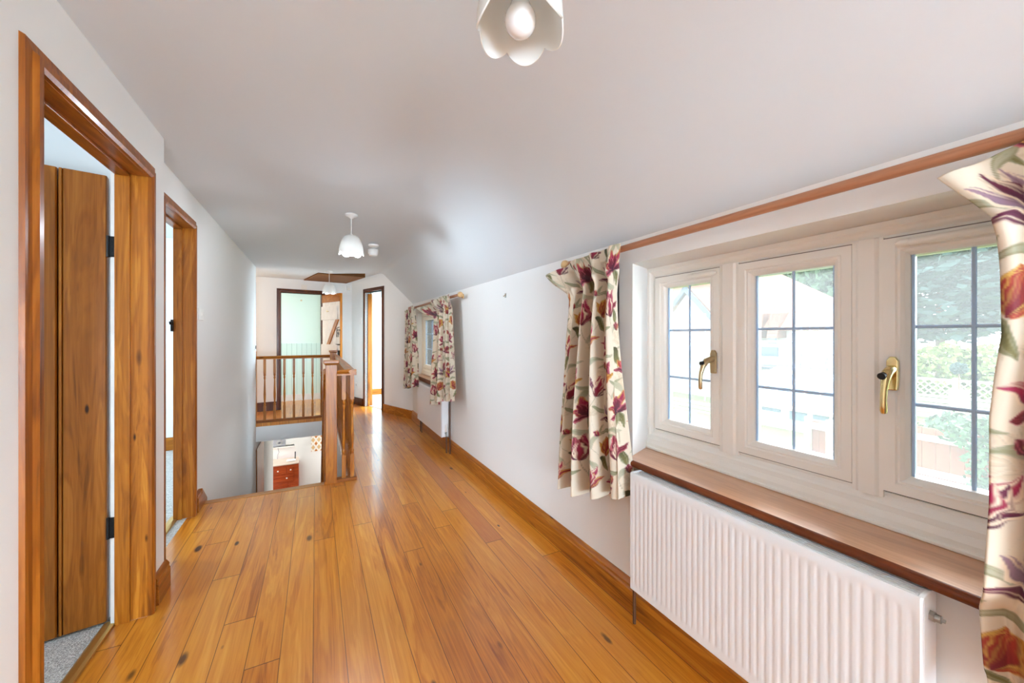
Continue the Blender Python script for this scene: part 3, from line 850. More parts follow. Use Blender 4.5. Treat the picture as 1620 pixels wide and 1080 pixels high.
    for x, y in ((0.28, 0.14), (0.02, 0.24), (0.42, 0.36), (0.14, 0.48), (0.56, 0.60), (0.28, 0.70), (0.58, 0.06)):
        a = 1.5 + rs.uniform(-0.7, 0.7)
        stem(((x, y), (x - 0.01, y - 0.05), (x + 0.03, y - 0.10), (x + 0.05 * rs.choice((-1, 1)), y - 0.17)), 0.0018, c(206, 196, 170))
        tulip(x, y, a, 0.10, 'ghost', 'ghost')
    for x, y, a, s, p1, p2 in F:
        d = np.array((math.cos(a), math.sin(a)))
        e = np.array((x, y)); sgn = rs.choice((-1, 1)); n = np.array((-d[1], d[0])) * sgn
        stem((e, e - d * 0.08, e - d * 0.12 + n * 0.07, e - d * 0.27 + n * 0.05), 0.0024, ol if rs.rand() > 0.4 else gr)
        b = e - d * 0.10 + n * 0.02
        petal(b[0], b[1], a + 0.8 * sgn, 0.15, 0.034, 0.35 * sgn, gg, gr, gg, rs.rand() * 6, 0.03, 0.8, 0.7)
        b = e - d * 0.17 + n * 0.05
        petal(b[0], b[1], a + PI - 0.5 * sgn, 0.11, 0.040, 0.4 * sgn, dk, ol, gr, rs.rand() * 6, 0.06, 0.85, 0.8)
        if rs.rand() > 0.35:
            b = e - d * 0.06
            petal(b[0], b[1], a - 1.3 * sgn, 0.14, 0.026, -0.45 * sgn, gr, gg, ol, rs.rand() * 6, 0.03, 0.8, 0.6)
    for x, y, a, s, p1, p2 in F:
        tulip(x, y, a, s, p1, p2)
    for x, y in ((0.18, 0.36), (0.55, 0.14), (0.41, 0.55), (0.28, 0.72), (0.40, 0.10), (0.02, 0.52)):
        q = rs.uniform(-0.8, 0.8); s2 = rs.uniform(0.045, 0.06)
        petal(x, y, 1.5 + q, s2, 0.030, 0.1, *pal['mar'], rs.rand() * 6)
        petal(x, y, 1.3 + q, s2 * 0.9, 0.020, -0.15, *pal['flame'], rs.rand() * 6)
    return arr, Wt, Ht
PRINT = make_print(5)

def curtain(name, loc, label, nu, nv, pos, cloth, off=(0, 0)):
    """pos(u, v) -> xyz arrays; cloth = (width, height) in metres of fabric"""
    U, V = np.meshgrid(np.linspace(0, 1, nu), np.linspace(0, 1, nv))
    X, Y, Z = pos(U, V)
    co = np.stack([X - loc[0], Y - loc[1], Z - loc[2]], -1).reshape(-1, 3)
    idx = np.arange(nu * nv).reshape(nv, nu)
    f = np.stack([idx[:-1, :-1], idx[:-1, 1:], idx[1:, 1:], idx[1:, :-1]], -1).reshape(-1, 4)
    me = bpy.data.meshes.new(name)
    me.from_pydata(co.tolist(), [], f.tolist())
    me.polygons.foreach_set('use_smooth', [True] * len(me.polygons))
    arr, Wt, Ht = PRINT
    ny, nx = arr.shape[:2]
    cu = (U * cloth[0] + off[0]) / Wt * nx; cv = ((1 - V) * cloth[1] + off[1]) / Ht * ny
    x0 = np.floor(cu).astype(int); y0 = np.floor(cv).astype(int)
    fx = (cu - x0)[..., None]; fy = (cv - y0)[..., None]
    g = lambda a, b: arr[b % ny, a % nx]
    c = (g(x0, y0) * (1 - fx) + g(x0 + 1, y0) * fx) * (1 - fy) + (g(x0, y0 + 1) * (1 - fx) + g(x0 + 1, y0 + 1) * fx) * fy
    ca = me.color_attributes.new('print', 'FLOAT_COLOR', 'POINT')
    ca.data.foreach_set('color', np.concatenate([c, np.ones(c.shape[:2] + (1,))], -1).astype(np.float32).ravel())
    me.materials.append(M['fabric'])
    o = bpy.data.objects.new('curtain', me); COL.objects.link(o)
    o.location = loc
    sm = o.modifiers.new('cloth', 'SOLIDIFY'); sm.thickness = 0.0025; sm.offset = 0
    return tag(o, label, 'curtain', 'floral tulip curtains')
def itp(v, keys): return np.interp(v, [k[0] for k in keys], [k[1] for k in keys])
def sst(a, b, x):
    t = np.clip((x - a) / (b - a), 0, 1); return t * t * (3 - 2 * t)
def folds(u, n, ph):
    s = np.sin(2 * PI * n * u + ph)
    return np.sign(s) * np.abs(s) ** 0.7

# left curtain of the near window
def posA(U, V):
    zt = itp(U, [(0, 1.605), (0.14, 1.640), (0.30, 1.668), (1, 1.684)])
    zb = itp(U, [(0, 0.452), (0.30, 0.46), (0.33, 0.462), (0.55, 0.49), (0.58, 0.50), (1, 0.565)])
    Z = zt + (zb - zt) * V
    yl = itp(V, [(0, 1.80), (0.05, 1.74), (0.10, 1.655), (0.13, 1.645), (0.3, 1.675), (1, 1.73)])
    yr = itp(V, [(0, 1.285), (0.08, 1.290), (0.11, 1.283), (0.2, 1.29), (1, 1.232)])
    w = yr - yl
    Uw = U + 0.040 * np.sin(2 * PI * 3.5 * U + 0.9) * sst(0.02, 0.2, V) + 0.012 * np.sin(2 * PI * 1.5 * U + V * 2)
    Y = yl + w * Uw
    amp = itp(V, [(0, 0.020), (0.10, 0.040), (0.3, 0.050), (1, 0.066)])
    F = folds(U, 3.5, 0.4 + 0.5 * V) + 0.3 * np.sin(2 * PI * 8 * U + 3 * V + 1)
    X = 1.205 - amp * F * 0.75 + 0.012 * np.sin(5 * V + 3 * U)
    pin = np.exp(-((V - 0.105) / 0.022) ** 2)
    X = X - 0.018 * pin * np.abs(np.sin(2 * PI * 2 * U))
    X = X - 0.05 * (1 - sst(0.0, 0.22, U)) * (1 - sst(0.0, 0.11, V))        # header flops forward at the loose end
    X = np.minimum(X, np.where(Z > 1.62, 1.215, 1.262))
    return X, Y, Z
curtain('curtain', (1.205, 1.5, 1.67), 'floral tulip curtain on the left of the near window, hanging full in view', 230, 330, posA, (1.12, 1.38), (0.05, 0.02))
# right curtain of the near window, cropped by the frame
def posB(U, V):
    zt = itp(U, [(0, 1.605), (0.12, 1.63), (0.3, 1.675), (1, 1.69)])
    zb = 0.50 + 0.0 * U
    Z = zt + (zb - zt) * V
    yl = itp(V, [(0, 0.302), (0.05, 0.262), (0.093, 0.232), (0.12, 0.230), (0.30, 0.226), (0.38, 0.235), (0.45, 0.240), (0.60, 0.238), (0.8, 0.246), (1, 0.236)])
    yr = itp(V, [(0, -0.28), (1, -0.34)])
    Uw = U + 0.030 * np.sin(2 * PI * 4 * U + 0.6) * sst(0.02, 0.2, V) - 0.010 * np.sin(2 * PI * 2 * U)
    Y = yl + (yr - yl) * Uw
    amp = itp(V, [(0, 0.014), (0.10, 0.032), (0.3, 0.040), (1, 0.055)])
    F = folds(U, 4, 1.5 + 0.6 * V) + 0.25 * np.sin(2 * PI * 9 * U + 3 * V)
    X = 1.205 - amp * F * 0.75 + 0.010 * np.sin(6 * V + 3 * U)
    pin = np.exp(-((V - 0.10) / 0.02) ** 2)
    X = X - 0.012 * pin
    X = X - 0.02 * (1 - sst(0.0, 0.2, U)) * (1 - sst(0.0, 0.10, V))
    flap = sst(0.74, 0.82, V) * (1 - sst(0.03, 0.065, U))                    # the back edge falls behind the front fold
    Y = Y + 0.014 * flap
    Z = Z + 0.06 * flap * sst(0.9, 1.0, V)
    X = np.minimum(X, np.where(Z > 1.62, 1.215, 1.262))
    X = X * (1 - flap) + np.minimum(1.285, X + 0.05) * flap
    X = np.where((Z < 0.73) & (Z > 0.66), np.minimum(X, 1.24), X)
    return X, Y, Z
curtain('curtain', (1.205, -0.02, 1.67), 'floral tulip curtain on the right of the near window, cut by the photo edge', 260, 460, posB, (1.0, 1.2), (0.21, 0.15))
# far window: right (nearer) curtain
def posC(U, V):
    zt = itp(U, [(0, 1.60), (0.15, 1.63), (0.32, 1.675), (1, 1.69)])
    zb = itp(U, [(0, 0.50), (0.28, 0.53), (0.30, 0.56), (0.5, 0.60), (1, 0.645)])
    Z = zt + (zb - zt) * V
    yl = itp(V, [(0, 4.62), (0.06, 4.45), (0.13, 4.10), (0.3, 4.10), (0.6, 4.16), (1, 4.18)])
    yr = itp(V, [(0, 3.62), (0.1, 3.60), (0.3, 3.57), (1, 3.45)])
    Y = yl + (yr - yl) * (U + 0.02 * np.sin(2 * PI * 3 * U))
    amp = itp(V, [(0, 0.02), (0.1, 0.04), (1, 0.062)])
    F = folds(U, 3, 0.9 + 0.4 * V) + 0.25 * np.sin(2 * PI * 8 * U + 2 * V)
    X = 1.185 - amp * F * 0.75 - 0.09 * (1 - sst(0, 0.25, U)) * (1 - sst(0, 0.13, V))
    return np.minimum(X, np.where(Z > 1.62, 1.215, np.where(Z < 0.70, 1.192, 1.245))), Y, Z
curtain('curtain', (1.19, 3.8, 1.67), 'floral tulip curtain on the near side of the far window, hem above the pipe', 130, 220, posC, (1.1, 1.3), (0.4, 0.1))
# far window: left (farther) curtain
def posD(U, V):
    zt = itp(U, [(0, 1.63), (0.3, 1.66), (0.7, 1.69), (1, 1.66)])
    zb = itp(U, [(0, 0.50), (0.4, 0.53), (0.43, 0.55), (1, 0.60)])
    Z = zt + (zb - zt) * V
    yl = itp(V, [(0, 5.70), (0.1, 5.62), (0.3, 5.60), (1, 5.66)])
    yr = itp(V, [(0, 5.16), (0.3, 5.05), (0.6, 4.98), (1, 5.0)])
    Y = yl + (yr - yl) * (U + 0.02 * np.sin(2 * PI * 3 * U))
    amp = itp(V, [(0, 0.02), (0.1, 0.035), (1, 0.055)])
    F = folds(U, 2.5, 0.4 + 0.4 * V) + 0.2 * np.sin(2 * PI * 7 * U + 2 * V)
    X = 1.175 - amp * F * 0.75
    return np.minimum(X, np.where(Z > 1.62, 1.215, 1.24)), Y, Z
curtain('curtain', (1.19, 5.3, 1.67), 'floral tulip curtain on the far side of the far window, by the corner', 110, 200, posD, (1.0, 1.3), (0.15, 0.45))

# ------------------------------------------------------------------ radiators
def radiator(loc_y, X, y0, y1, z0, z1, n, label, valve_y, plug_y=None, second_pipe=None):
    r = thing('radiator', (X + 0.05, (y0 + y1) / 2, 0), label, 'radiator', 'white panel radiators')
    ny, zs = n * 8, [z0, z0 + 0.004, z0 + 0.030, z0 + 0.036, z0 + 0.042, z0 + 0.05, z1 - 0.05, z1 - 0.042, z1 - 0.036, z1 - 0.030, z1 - 0.006, z1]
    g = [0, 0, 0, 0.35, 0.8, 1, 1, 0.8, 0.35, 0, 0, 0]
    ed = [0.006, 0, 0, 0, 0, 0, 0, 0, 0, 0, 0, 0.006]
    m0, m1 = y0 + 0.012, y1 - 0.012
    ys = [y0, y0 + 0.004] + [m0 + (m1 - m0) * k / ny for k in range(ny + 1)] + [y1 - 0.004, y1]
    rows = []
    for z, gg, e in zip(zs, g, ed):
        row = []
        for j, y in enumerate(ys):
            if j < 2 or j > len(ys) - 3: d = 0.004 if j in (0, len(ys) - 1) else 0
            else:
                ph = ((j - 2) % 8) / 8.0
                s = max(0.0, math.sin(PI * min(1, ph * 1.9))) if ph < 0.53 else 0.0
                d = 0.0011 * gg * (s ** 0.6)
            row.append((X + d + e * 0.6, y, z))
        rows.append(row)
    m = MB(); m.grid(rows)
    m.box(X + 0.0065, X + 0.010, y0 + 0.001, y1 - 0.001, z0 + 0.001, z1 - 0.001)
    m.build('front_panel', M['rad'], r, smooth=True, recalc=False)
    MB().box(X + 0.072, X + 0.084, y0 + 0.01, y1 - 0.01, z0 + 0.005, z1 - 0.012).build('rear_panel', M['rad'], r)
    for a, b in ((y0, y0 + 0.010), (y1 - 0.010, y1)):
        pr = [(X + 0.011, z0 + 0.004), (X + 0.084, z0 + 0.004), (X + 0.084, z1 - 0.012), (X + 0.078, z1 - 0.002), (X + 0.068, z1 + 0.002), (X + 0.022, z1 + 0.002), (X + 0.011, z1 - 0.001)]
        MB().prism(pr, XZ, a, b).build('side_panel', M['rad'], r, bev=0.002)
    t = MB()
    for k in range(6):
        xx = X + 0.014 + k * 0.0108
        t.box(xx, xx + 0.0058, y0 + 0.011, y1 - 0.011, z1 - 0.008, z1 - 0.002)
    nb = max(4, int((y1 - y0) / 0.075))
    for k in range(nb + 1):
        y = y0 + 0.012 + (y1 - y0 - 0.028) * k / nb
        t.box(X + 0.012, X + 0.074, y, y + 0.004, z1 - 0.009, z1 - 0.0025)
    t.build('top_grille', M['rad'], r)
    sg = 1 if valve_y > (y0 + y1) / 2 else -1
    e = y1 if sg > 0 else y0
    zv = z0 + 0.045
    v = MB(); v.tube([(X + 0.05, e, zv), (X + 0.05, e + sg * 0.022, zv)], 0.011, 8); v.tube([(X + 0.05, e + sg * 0.022, zv - 0.03), (X + 0.05, e + sg * 0.022, zv + 0.02)], 0.010, 12)
    v.build('valve_body', M['steel'], r, smooth=True)
    hgt = 0.028 if second_pipe is None else 0.075
    MB().lathe([(0.011, 0), (0.014, 0.004), (0.0145, hgt * 0.8), (0.010, hgt)], (X + 0.05, e + sg * 0.022, zv + 0.02), 14).build('valve_cap', M['plast'], r, smooth=True)
    MB().tube([(X + 0.05, e + sg * 0.022, zv - 0.028), (X + 0.05, e + sg * 0.022, 0.0)], 0.0075, 10).build('tail_pipe', M['pipe'], r, smooth=True)
    if plug_y is not None:
        p = MB(); s2 = -sg; e2 = y0 if sg > 0 else y1
        p.lathe(sorted([(0.012, e2), (0.012, e2 + s2 * 0.008), (0.009, e2 + s2 * 0.008), (0.009, e2 + s2 * 0.016), (0.005, e2 + s2 * 0.016), (0.005, e2 + s2 * 0.022)], key=lambda q: q[1]) if False else [(0.012, min(e2, e2 + s2 * 0.008)), (0.012, max(e2, e2 + s2 * 0.008))], (X + 0.045, 0, z1 - 0.05), 6, 'y')
        p.lathe([(0.0085, min(e2 + s2 * 0.008, e2 + s2 * 0.018)), (0.0085, max(e2 + s2 * 0.008, e2 + s2 * 0.018))], (X + 0.045, 0, z1 - 0.05), 14, 'y')
        p.lathe([(0.0045, min(e2 + s2 * 0.018, e2 + s2 * 0.024)), (0.0045, max(e2 + s2 * 0.018, e2 + s2 * 0.024))], (X + 0.045, 0, z1 - 0.05), 4, 'y')
        p.build('bleed_plug', M['steel'], r)
    if second_pipe:
        for y in second_pipe:
            MB().tube([(X + 0.03, y, z0 + 0.01), (X + 0.03, y, 0.0)], 0.0075, 10).build('tail_pipe', M['pipe'], r, smooth=True)
    # wall brackets
    for y in (y0 + 0.15, y1 - 0.15):
        MB().box(X + 0.084, 1.303, y - 0.015, y + 0.015, z0 + 0.06, z1 - 0.06).build('wall_bracket', M['rad'], r)
    return r
radiator(0, 1.2, 0.331, 1.219, 0.184, 0.683, 38, 'long white ribbed radiator under the near window sill', 1.3, plug_y=0.3)
radiator(0, 1.205, 4.00, 5.09, 0.165, 0.655, 34, 'white radiator under the far window, partly behind a curtain', 3.9, second_pipe=(4.97, 5.04))
pp = MB(); pp.tube([(1.280, 3.93, 0.0), (1.280, 3.93, 0.9)], 0.0075, 10)
tag(pp.build('heating_pipe', M['pipe'], smooth=True), 'thin brown pipe dropping below the far curtain hem', 'pipe')

# ------------------------------------------------------------------ pendant lights
def pendant(x, y, ztop, zrim, label, R=0.094, H=0.135, lobes=6):
    p = thing('pendant_light', (x, y, ztop), label, 'pendant light', 'white glass pendant lights')
    MB().lathe([(0.048, 0.0), (0.050, -0.006), (0.044, -0.016), (0.022, -0.024), (0.012, -0.034), (0.006, -0.036)][::-1], (x, y, ztop), 28).build('ceiling_rose', M['plast'], p, smooth=True)
    zt = zrim + H
    MB().tube([(x, y, ztop - 0.03), (x, y, zt + 0.03)], 0.0032, 8).build('flex', M['plast'], p, smooth=True)
    MB().lathe([(0.019, -0.05), (0.019, 0.0), (0.017, 0.012), (0.008, 0.034)], (x, y, zt), 18).build('lamp_holder', M['plast'], p, smooth=True)
    def fl(a, h, r):
        t = 1 - h / H                                   # 0 top .. 1 rim
        w = abs(math.cos(a * lobes / 2 + 0.4))
        return r * (1 + 0.05 * (w - 0.5) * t), h - 0.030 * (w ** 0.8) * max(0, t - 0.15)
    outer = []
    for i in range(15):
        t = i / 14
        r = 0.020 + (R - 0.020) * math.sin(t * PI / 2) ** 0.85
        h = H * (1 - (1 - math.cos(t * PI / 2)) ** 0.95) + 0.012 * 0
        outer.append((r, h))
    inner = [(r - 0.003, h - 0.001) for r, h in outer]
    MB().lathe(outer + inner[::-1], (x, y, zrim + 0.022), 96, closed=True, fn=fl).build('glass_shade', M['shade'], p, smooth=True)
    br = 0.0335
    pr = [(br * math.sin(a), -br * math.cos(a)) for a in [0.02 + 2.2 * k / 12 for k in range(13)]]
    pr += [(0.022, br * 0.95), (0.0135, br * 1.5), (0.013, br * 2.1)]
    MB().lathe(pr, (x, y, zrim + 0.027), 28).build('bulb', M['bulb'], p, smooth=True)
    return p
pendant(0.385, 0.707, CEIL, 1.911, 'white tulip glass pendant with a pearl bulb close overhead', R=0.092)
pendant(0.256, 3.35, CEIL, 1.930, 'white glass pendant hanging mid hall before the smoke alarm')
pendant(0.180, 6.45, CEIL, 1.915, 'white glass pendant hanging in front of the loft hatch')

# ------------------------------------------------------------------ small fittings
sa = thing('smoke_alarm', (0.60, 4.74, CEIL + 0.03), 'round white smoke alarm on the ceiling beyond the mid pendant', 'smoke alarm')
MB().lathe([(0.050, -0.030), (0.056, -0.022), (0.058, 0.0), (0.058, 0.03)], (0.60, 4.74, CEIL + 0.0), 32).build('base', M['plast'], sa, smooth=True)
MB().lathe([(0.030, -0.046), (0.046, -0.042), (0.050, -0.034), (0.048, -0.030)], (0.60, 4.74, CEIL), 32).build('cover', M['plast'], sa, smooth=True)
sa = thing('smoke_alarm', (0.56, 4.38, CEIL), 'flat white detector base on the ceiling beside the mid pendant shade', 'smoke alarm')
MB().lathe([(0.040, -0.022), (0.052, -0.014), (0.055, 0.0)], (0.56, 4.38, CEIL + 0.004), 32).build('base', M['plast'], sa, smooth=True)
hb = MB(); hb.prism([(-0.19, 7.60), (0.03, 6.68), (0.73, 6.76), (0.50, 7.70)], XY, CEIL - 0.012, CEIL + 0.06)
lh = thing('loft_hatch', (0.25, 7.2, CEIL), 'brown wooden loft hatch in the ceiling at the far end', 'loft hatch')
hb.build('hatch_board', M['hatch'], lh)
MB().sweep([(-0.19, 7.60), (0.03, 6.68), (0.73, 6.76), (0.50, 7.70)], [(0, -0.04), (0, 0.016), (0.03, 0.016), (0.03, -0.04)], lambda p, q, a: (p, q, CEIL - a), True).build('hatch_frame', M['hatch'], lh)
def plate(name, loc, axis, w, h, t, label, cat, rock=True, mat='plast', group=None):
    d = thing(name, loc, label, cat, group)
    x, y, z = loc
    if axis == 'x':
        MB().box(x, x + t, y - w / 2, y + w / 2, z - h / 2, z + h / 2).build('face_plate', M[mat], d, bev=0.002)
        if rock: MB().box(x + t, x + t + 0.005, y - 0.006, y + 0.006, z - 0.011, z + 0.011).build('rocker', M['plast'], d, bev=0.001)
    return d
plate('light_switch', (-0.772, 3.60, 1.43), 'x', 0.13, 0.088, 0.008, 'white light switch right of the second left doorway', 'light switch')
ls = thing('light_switch', (-0.772, 6.46, 1.10), 'white light switch at the far end of the left wall by the balustrade', 'light switch')
MB().box(-0.772, -0.764, 6.40, 6.53, 1.06, 1.15).build('face_plate', M['plast'], ls, bev=0.002)
MB().box(-0.764, -0.757, 6.45, 6.48, 1.085, 1.13).build('rocker', M['blackp'], ls, bev=0.001)
def awplate(name, s, z, w, h, label, cat, holes=0):
    d = thing(name, AW(s, 0, z), label, cat)
    awbox(MB(), s - w / 2, s + w / 2, 0, 0.010, z - h / 2, z + h / 2).build('face_plate', M['plast'], d, bev=0.002)
    if holes:
        awbox(MB(), s - w / 4, s - w / 4 + 0.01, 0.010, 0.013, z - 0.015, z + 0.015).build('rocker', M['grey'], d)
awplate('thermostat', 1.70, 1.54, 0.075, 0.11, 'small white control on the angled wall left of the far right doorway', 'thermostat')
awplate('wall_socket', 1.90, 0.36, 0.13, 0.085, 'white double socket low on the angled wall by the far corner', 'socket', 1)
d = thing('motion_sensor', EW(s_of_x(0.54), 0, 2.17), 'small cream motion sensor high in the far corner', 'motion sensor')
ewbox(MB(), s_of_x(0.54) - 0.035, s_of_x(0.54) + 0.035, 0, 0.045, 2.12, 2.22).build('housing', M['plast'], d, bev=0.008)
ewbox(MB(), s_of_x(0.54) - 0.025, s_of_x(0.54) + 0.025, 0.045, 0.050, 2.13, 2.17).build('lens', M['lining'], d, bev=0.002)
d = thing('wall_vent', EW(s_of_x(-0.19), 0, 2.13), 'square pale plate on the end wall above the green doorway', 'vent')
ewbox(MB(), s_of_x(-0.19) - 0.045, s_of_x(-0.19) + 0.045, 0, 0.006, 2.085, 2.175).build('plate', M['lining'], d, bev=0.002)
m = MB()
for k in range(5): ewbox(m, s_of_x(-0.19) - 0.035, s_of_x(-0.19) + 0.035, 0.006, 0.010, 2.098 + k * 0.015, 2.104 + k * 0.015)
m.build('louvre', M['lining'], d)
nk = thing('wall_hook', (1.31, 2.643, 1.58), 'small bare metal hook on the white wall between the two windows', 'hook')
MB().box(1.306, 1.31, 2.633, 2.653, 1.567, 1.600).build('back_plate', M['steel'], nk)
MB().tube([(1.307, 2.643, 1.59), (1.294, 2.643, 1.575), (1.288, 2.643, 1.580)], 0.003, 8).build('prong', M['abrass'], nk, smooth=True)

# ------------------------------------------------------------------ balustrade
def baluster(parent, x, y, z0, z1, w=0.032, mat='pine_z'):
    h = z1 - z0; m = MB(); a = w / 2
    sq0, sq1 = 0.22 * h, 0.24 * h
    m.box(x - a, x + a, y - a, y + a, z0, z0 + sq0)
    m.box(x - a, x + a, y - a, y + a, z1 - sq1, z1)
    zz0, zz1 = z0 + sq0, z1 - sq1; L = zz1 - zz0
    pr = [(0.9, 0.0), (1.0, 0.012), (0.75, 0.03), (0.95, 0.05), (0.95, 0.075), (0.6, 0.10), (0.62, 0.13), (0.92, 0.28), (0.98, 0.36), (0.80, 0.50), (0.62, 0.70), (0.55, 0.82), (0.85, 0.865), (0.9, 0.89), (0.6, 0.91), (0.95, 0.945), (1.0, 0.975), (0.9, 1.0)]
    m.lathe([(a * r, zz0 + L * t) for r, t in pr], (x, y, 0), 14)
    return m.build('baluster', M[mat], parent, smooth=True)
def newel(parent, x, y, z0, zc, w=0.09, name='newel_post'):
    n = MB().box(x - w / 2, x + w / 2, y - w / 2, y + w / 2, z0, zc).build(name, M['pine_z'], parent, bev=0.004)
    c = MB(); c.box(x - w / 2 - 0.008, x + w / 2 + 0.008, y - w / 2 - 0.008, y + w / 2 + 0.008, zc, zc + 0.010)
    c.box(x - w / 2 - 0.016, x + w / 2 + 0.016, y - w / 2 - 0.016, y + w / 2 + 0.016, zc + 0.010, zc + 0.036)
    c.build('newel_cap', M['pine_x'], n, bev=0.006, seg=3)
HR = [(-0.030, 0), (0.030, 0), (0.030, 0.012), (0.024, 0.018), (0.032, 0.030), (0.026, 0.042), (0.010, 0.048), (-0.010, 0.048), (-0.026, 0.042), (-0.032, 0.030), (-0.024, 0.018), (-0.030, 0.012)]
bl = thing('balustrade', (-0.3, 6.62, 0), 'pine balustrade with seven turned spindles across the far side of the stairwell', 'balustrade')
YB = 6.62
MB().box(-0.815, -0.770, YB - 0.045, YB + 0.045, -0.005, 1.045).build('half_newel', M['pine_z'], bl, bev=0.003)
MB().box(-0.775, 0.193, YB - 0.034, YB + 0.034, 0.0, 0.036).build('base_rail', M['dark_x'], bl, bev=0.004)
MB().prism(HR, lambda p, q, a: (a, YB + p, 0.925 + q), -0.775, 0.193).build('handrail', M['pine_x'], bl, smooth=True)
for x in (-0.67, -0.546, -0.421, -0.297, -0.172, -0.048, 0.076):
    baluster(bl, x, YB, 0.036, 0.927)
bs = thing('balustrade', (0.27, 5.1, 0), 'pine balustrade running along the stairwell beside the corridor', 'balustrade')
newel(bs, 0.116, 3.64, 0.0, 1.022)
newel(bs, 0.240, 6.62, -0.02, 1.005)
MB().prism(HR, lambda p, q, a: (0.285 + p, a, 0.925 + q), 3.60, 6.60).build('handrail', M['pine_y'], bs, smooth=True)
MB().prism(HR, lambda p, q, a: (a, 3.635 + p, 0.925 + q), 0.16, 0.317).build('return_rail', M['pine_x'], bs, smooth=True)
m = MB(); m.box(0.06, 0.320, 3.598, 3.672, 0.0, 0.028); m.build('return_base', M['dark_x'], bs, bev=0.004)
MB().box(0.252, 0.320, 3.672, 6.575, 0.0, 0.028).build('base_rail', M['dark_y'], bs, bev=0.004)
baluster(bs, 0.216, 3.635, 0.028, 0.927); baluster(bs, 0.284, 3.635, 0.028, 0.927)
for k in range(22):
    baluster(bs, 0.285, 3.76 + k * 0.1275, 0.028, 0.927)

# ------------------------------------------------------------------ staircase going down
st = thing('staircase', (-0.35, 3.66, -2.4), 'wooden staircase descending from the landing edge', 'staircase')
MB().prism([(3.60, -0.03), (3.668, -0.03), (3.674, -0.02), (3.674, -0.002), (3.668, 0.004), (3.60, 0.004)], YZ, -0.77, 0.07).build('top_nosing', M['nosing'], st)
for k in range(12):
    z = -0.185 * (k + 1); y = 3.64 + 0.222 * k
    MB().box(-0.765, 0.065, y, y + 0.25, z - 0.03, z).build('tread', M['nosing'], st, bev=0.005)
    MB().box(-0.765, 0.065, y + 0.0, y + 0.02, z - 0.0, z + 0.155).build('riser', M['pine_x'], st)
MB().prism([(3.68, 0.12), (3.68, -0.30), (6.20, -2.40), (6.42, -2.40), (6.42, -2.163)], YZ, 0.068, 0.096).build('string', M['pine_y'], st, bev=0.003)
MB().prism([(3.69, 0.93), (3.69, 0.985), (6.35, -1.23), (6.35, -1.285)], YZ, 0.055, 0.105).build('stair_handrail', M['pine_y'], st, bev=0.008)
for k in range(9):
    y = 4.0 + 0.26 * k; zt = 0.94 - (y - 3.69) * 0.833; 
    MB().box(0.066, 0.096, y, y + 0.03, zt - 0.93, zt).build('stair_spindle', M['pine_z'], st)

# ------------------------------------------------------------------ downstairs
m = MB(); m.box(-2.6, 3.0, 11.9, 12.0, -2.45, -0.27); m.box(-2.7, -2.6, 9.0, 12, -2.45, -0.27); m.box(2.9, 3.0, 8.8, 12, -2.45, -0.27)
m.box(-2.6, -0.87, 9.0, 9.08, -2.45, -0.27)
m.box(-2.6, 0.2, 10.62, 10.72, -2.45, -1.39); m.box(-2.6, 0.2, 10.85, 10.95, -1.40, -0.27)
S(m, 'wall_downstairs', M['wall'], 'white ground floor walls behind the mahogany cabinet', 'wall')
m = MB(); m.prism([(-0.345, -2.4), (-0.345, -1.56), (-0.52, -0.95), (-0.52, -0.28), (0.9, -0.28), (0.9, -2.4)], XZ, 10.02, 10.10)
S(m, 'wall_downstairs_front', M['wall'], 'white ground floor wall with a slanting edge right of the cabinet', 'wall')
m = MB(); m.box(-2.6, 3, 8.7, 12, -0.26, -0.2)
S(m, 'ceiling_downstairs', M['ceil'], 'white ground floor ceiling', 'ceiling')
d5 = struct('door_5', (-0.772, 7.0, -2.4), 'closed orange pine door on the ground floor seen through the stairwell', 'door')
MB().box(-0.775, -0.758, 6.60, 7.385, -2.4, -0.41).build('door_leaf', M['pine_z'], d5)
MB().sweep([(6.60, -2.4), (6.60, -0.41), (7.385, -0.41), (7.385, -2.4)], [(0, 0), (0, 0.012), (0.03, 0.012), (0.03, 0)], xface(-0.772)).build('architrave', M['dark_z'], d5)
# ledge with radio
m = MB(); m.box(-2.5, -0.1, 10.56, 10.95, -1.416, -1.39)
tag(m.build('wall_shelf', M['white_and_glare'], bev=0.004), 'pale shelf ledge along the wall behind the downstairs cabinet', 'shelf')
rd = thing('radio', (-0.76, 10.68, -1.39), 'small grey radio standing on the ledge above the downstairs cabinet', 'radio')
MB().box(-0.93, -0.655, 10.64, 10.74, -1.386, -1.205).build('case', M['grey'], rd, bev=0.012)
MB().lathe([(0.062, -0.004), (0.062, 0.0)], (-0.78, 10.64, -1.295), 24, 'y').build('speaker_cone', M['steel'], rd)
for q in (0.045, 0.02):
    MB().lathe([(q, -0.008), (q, -0.004)], (-0.78, 10.64, -1.295), 20, 'y').build('speaker_ring', M['grey'], rd)
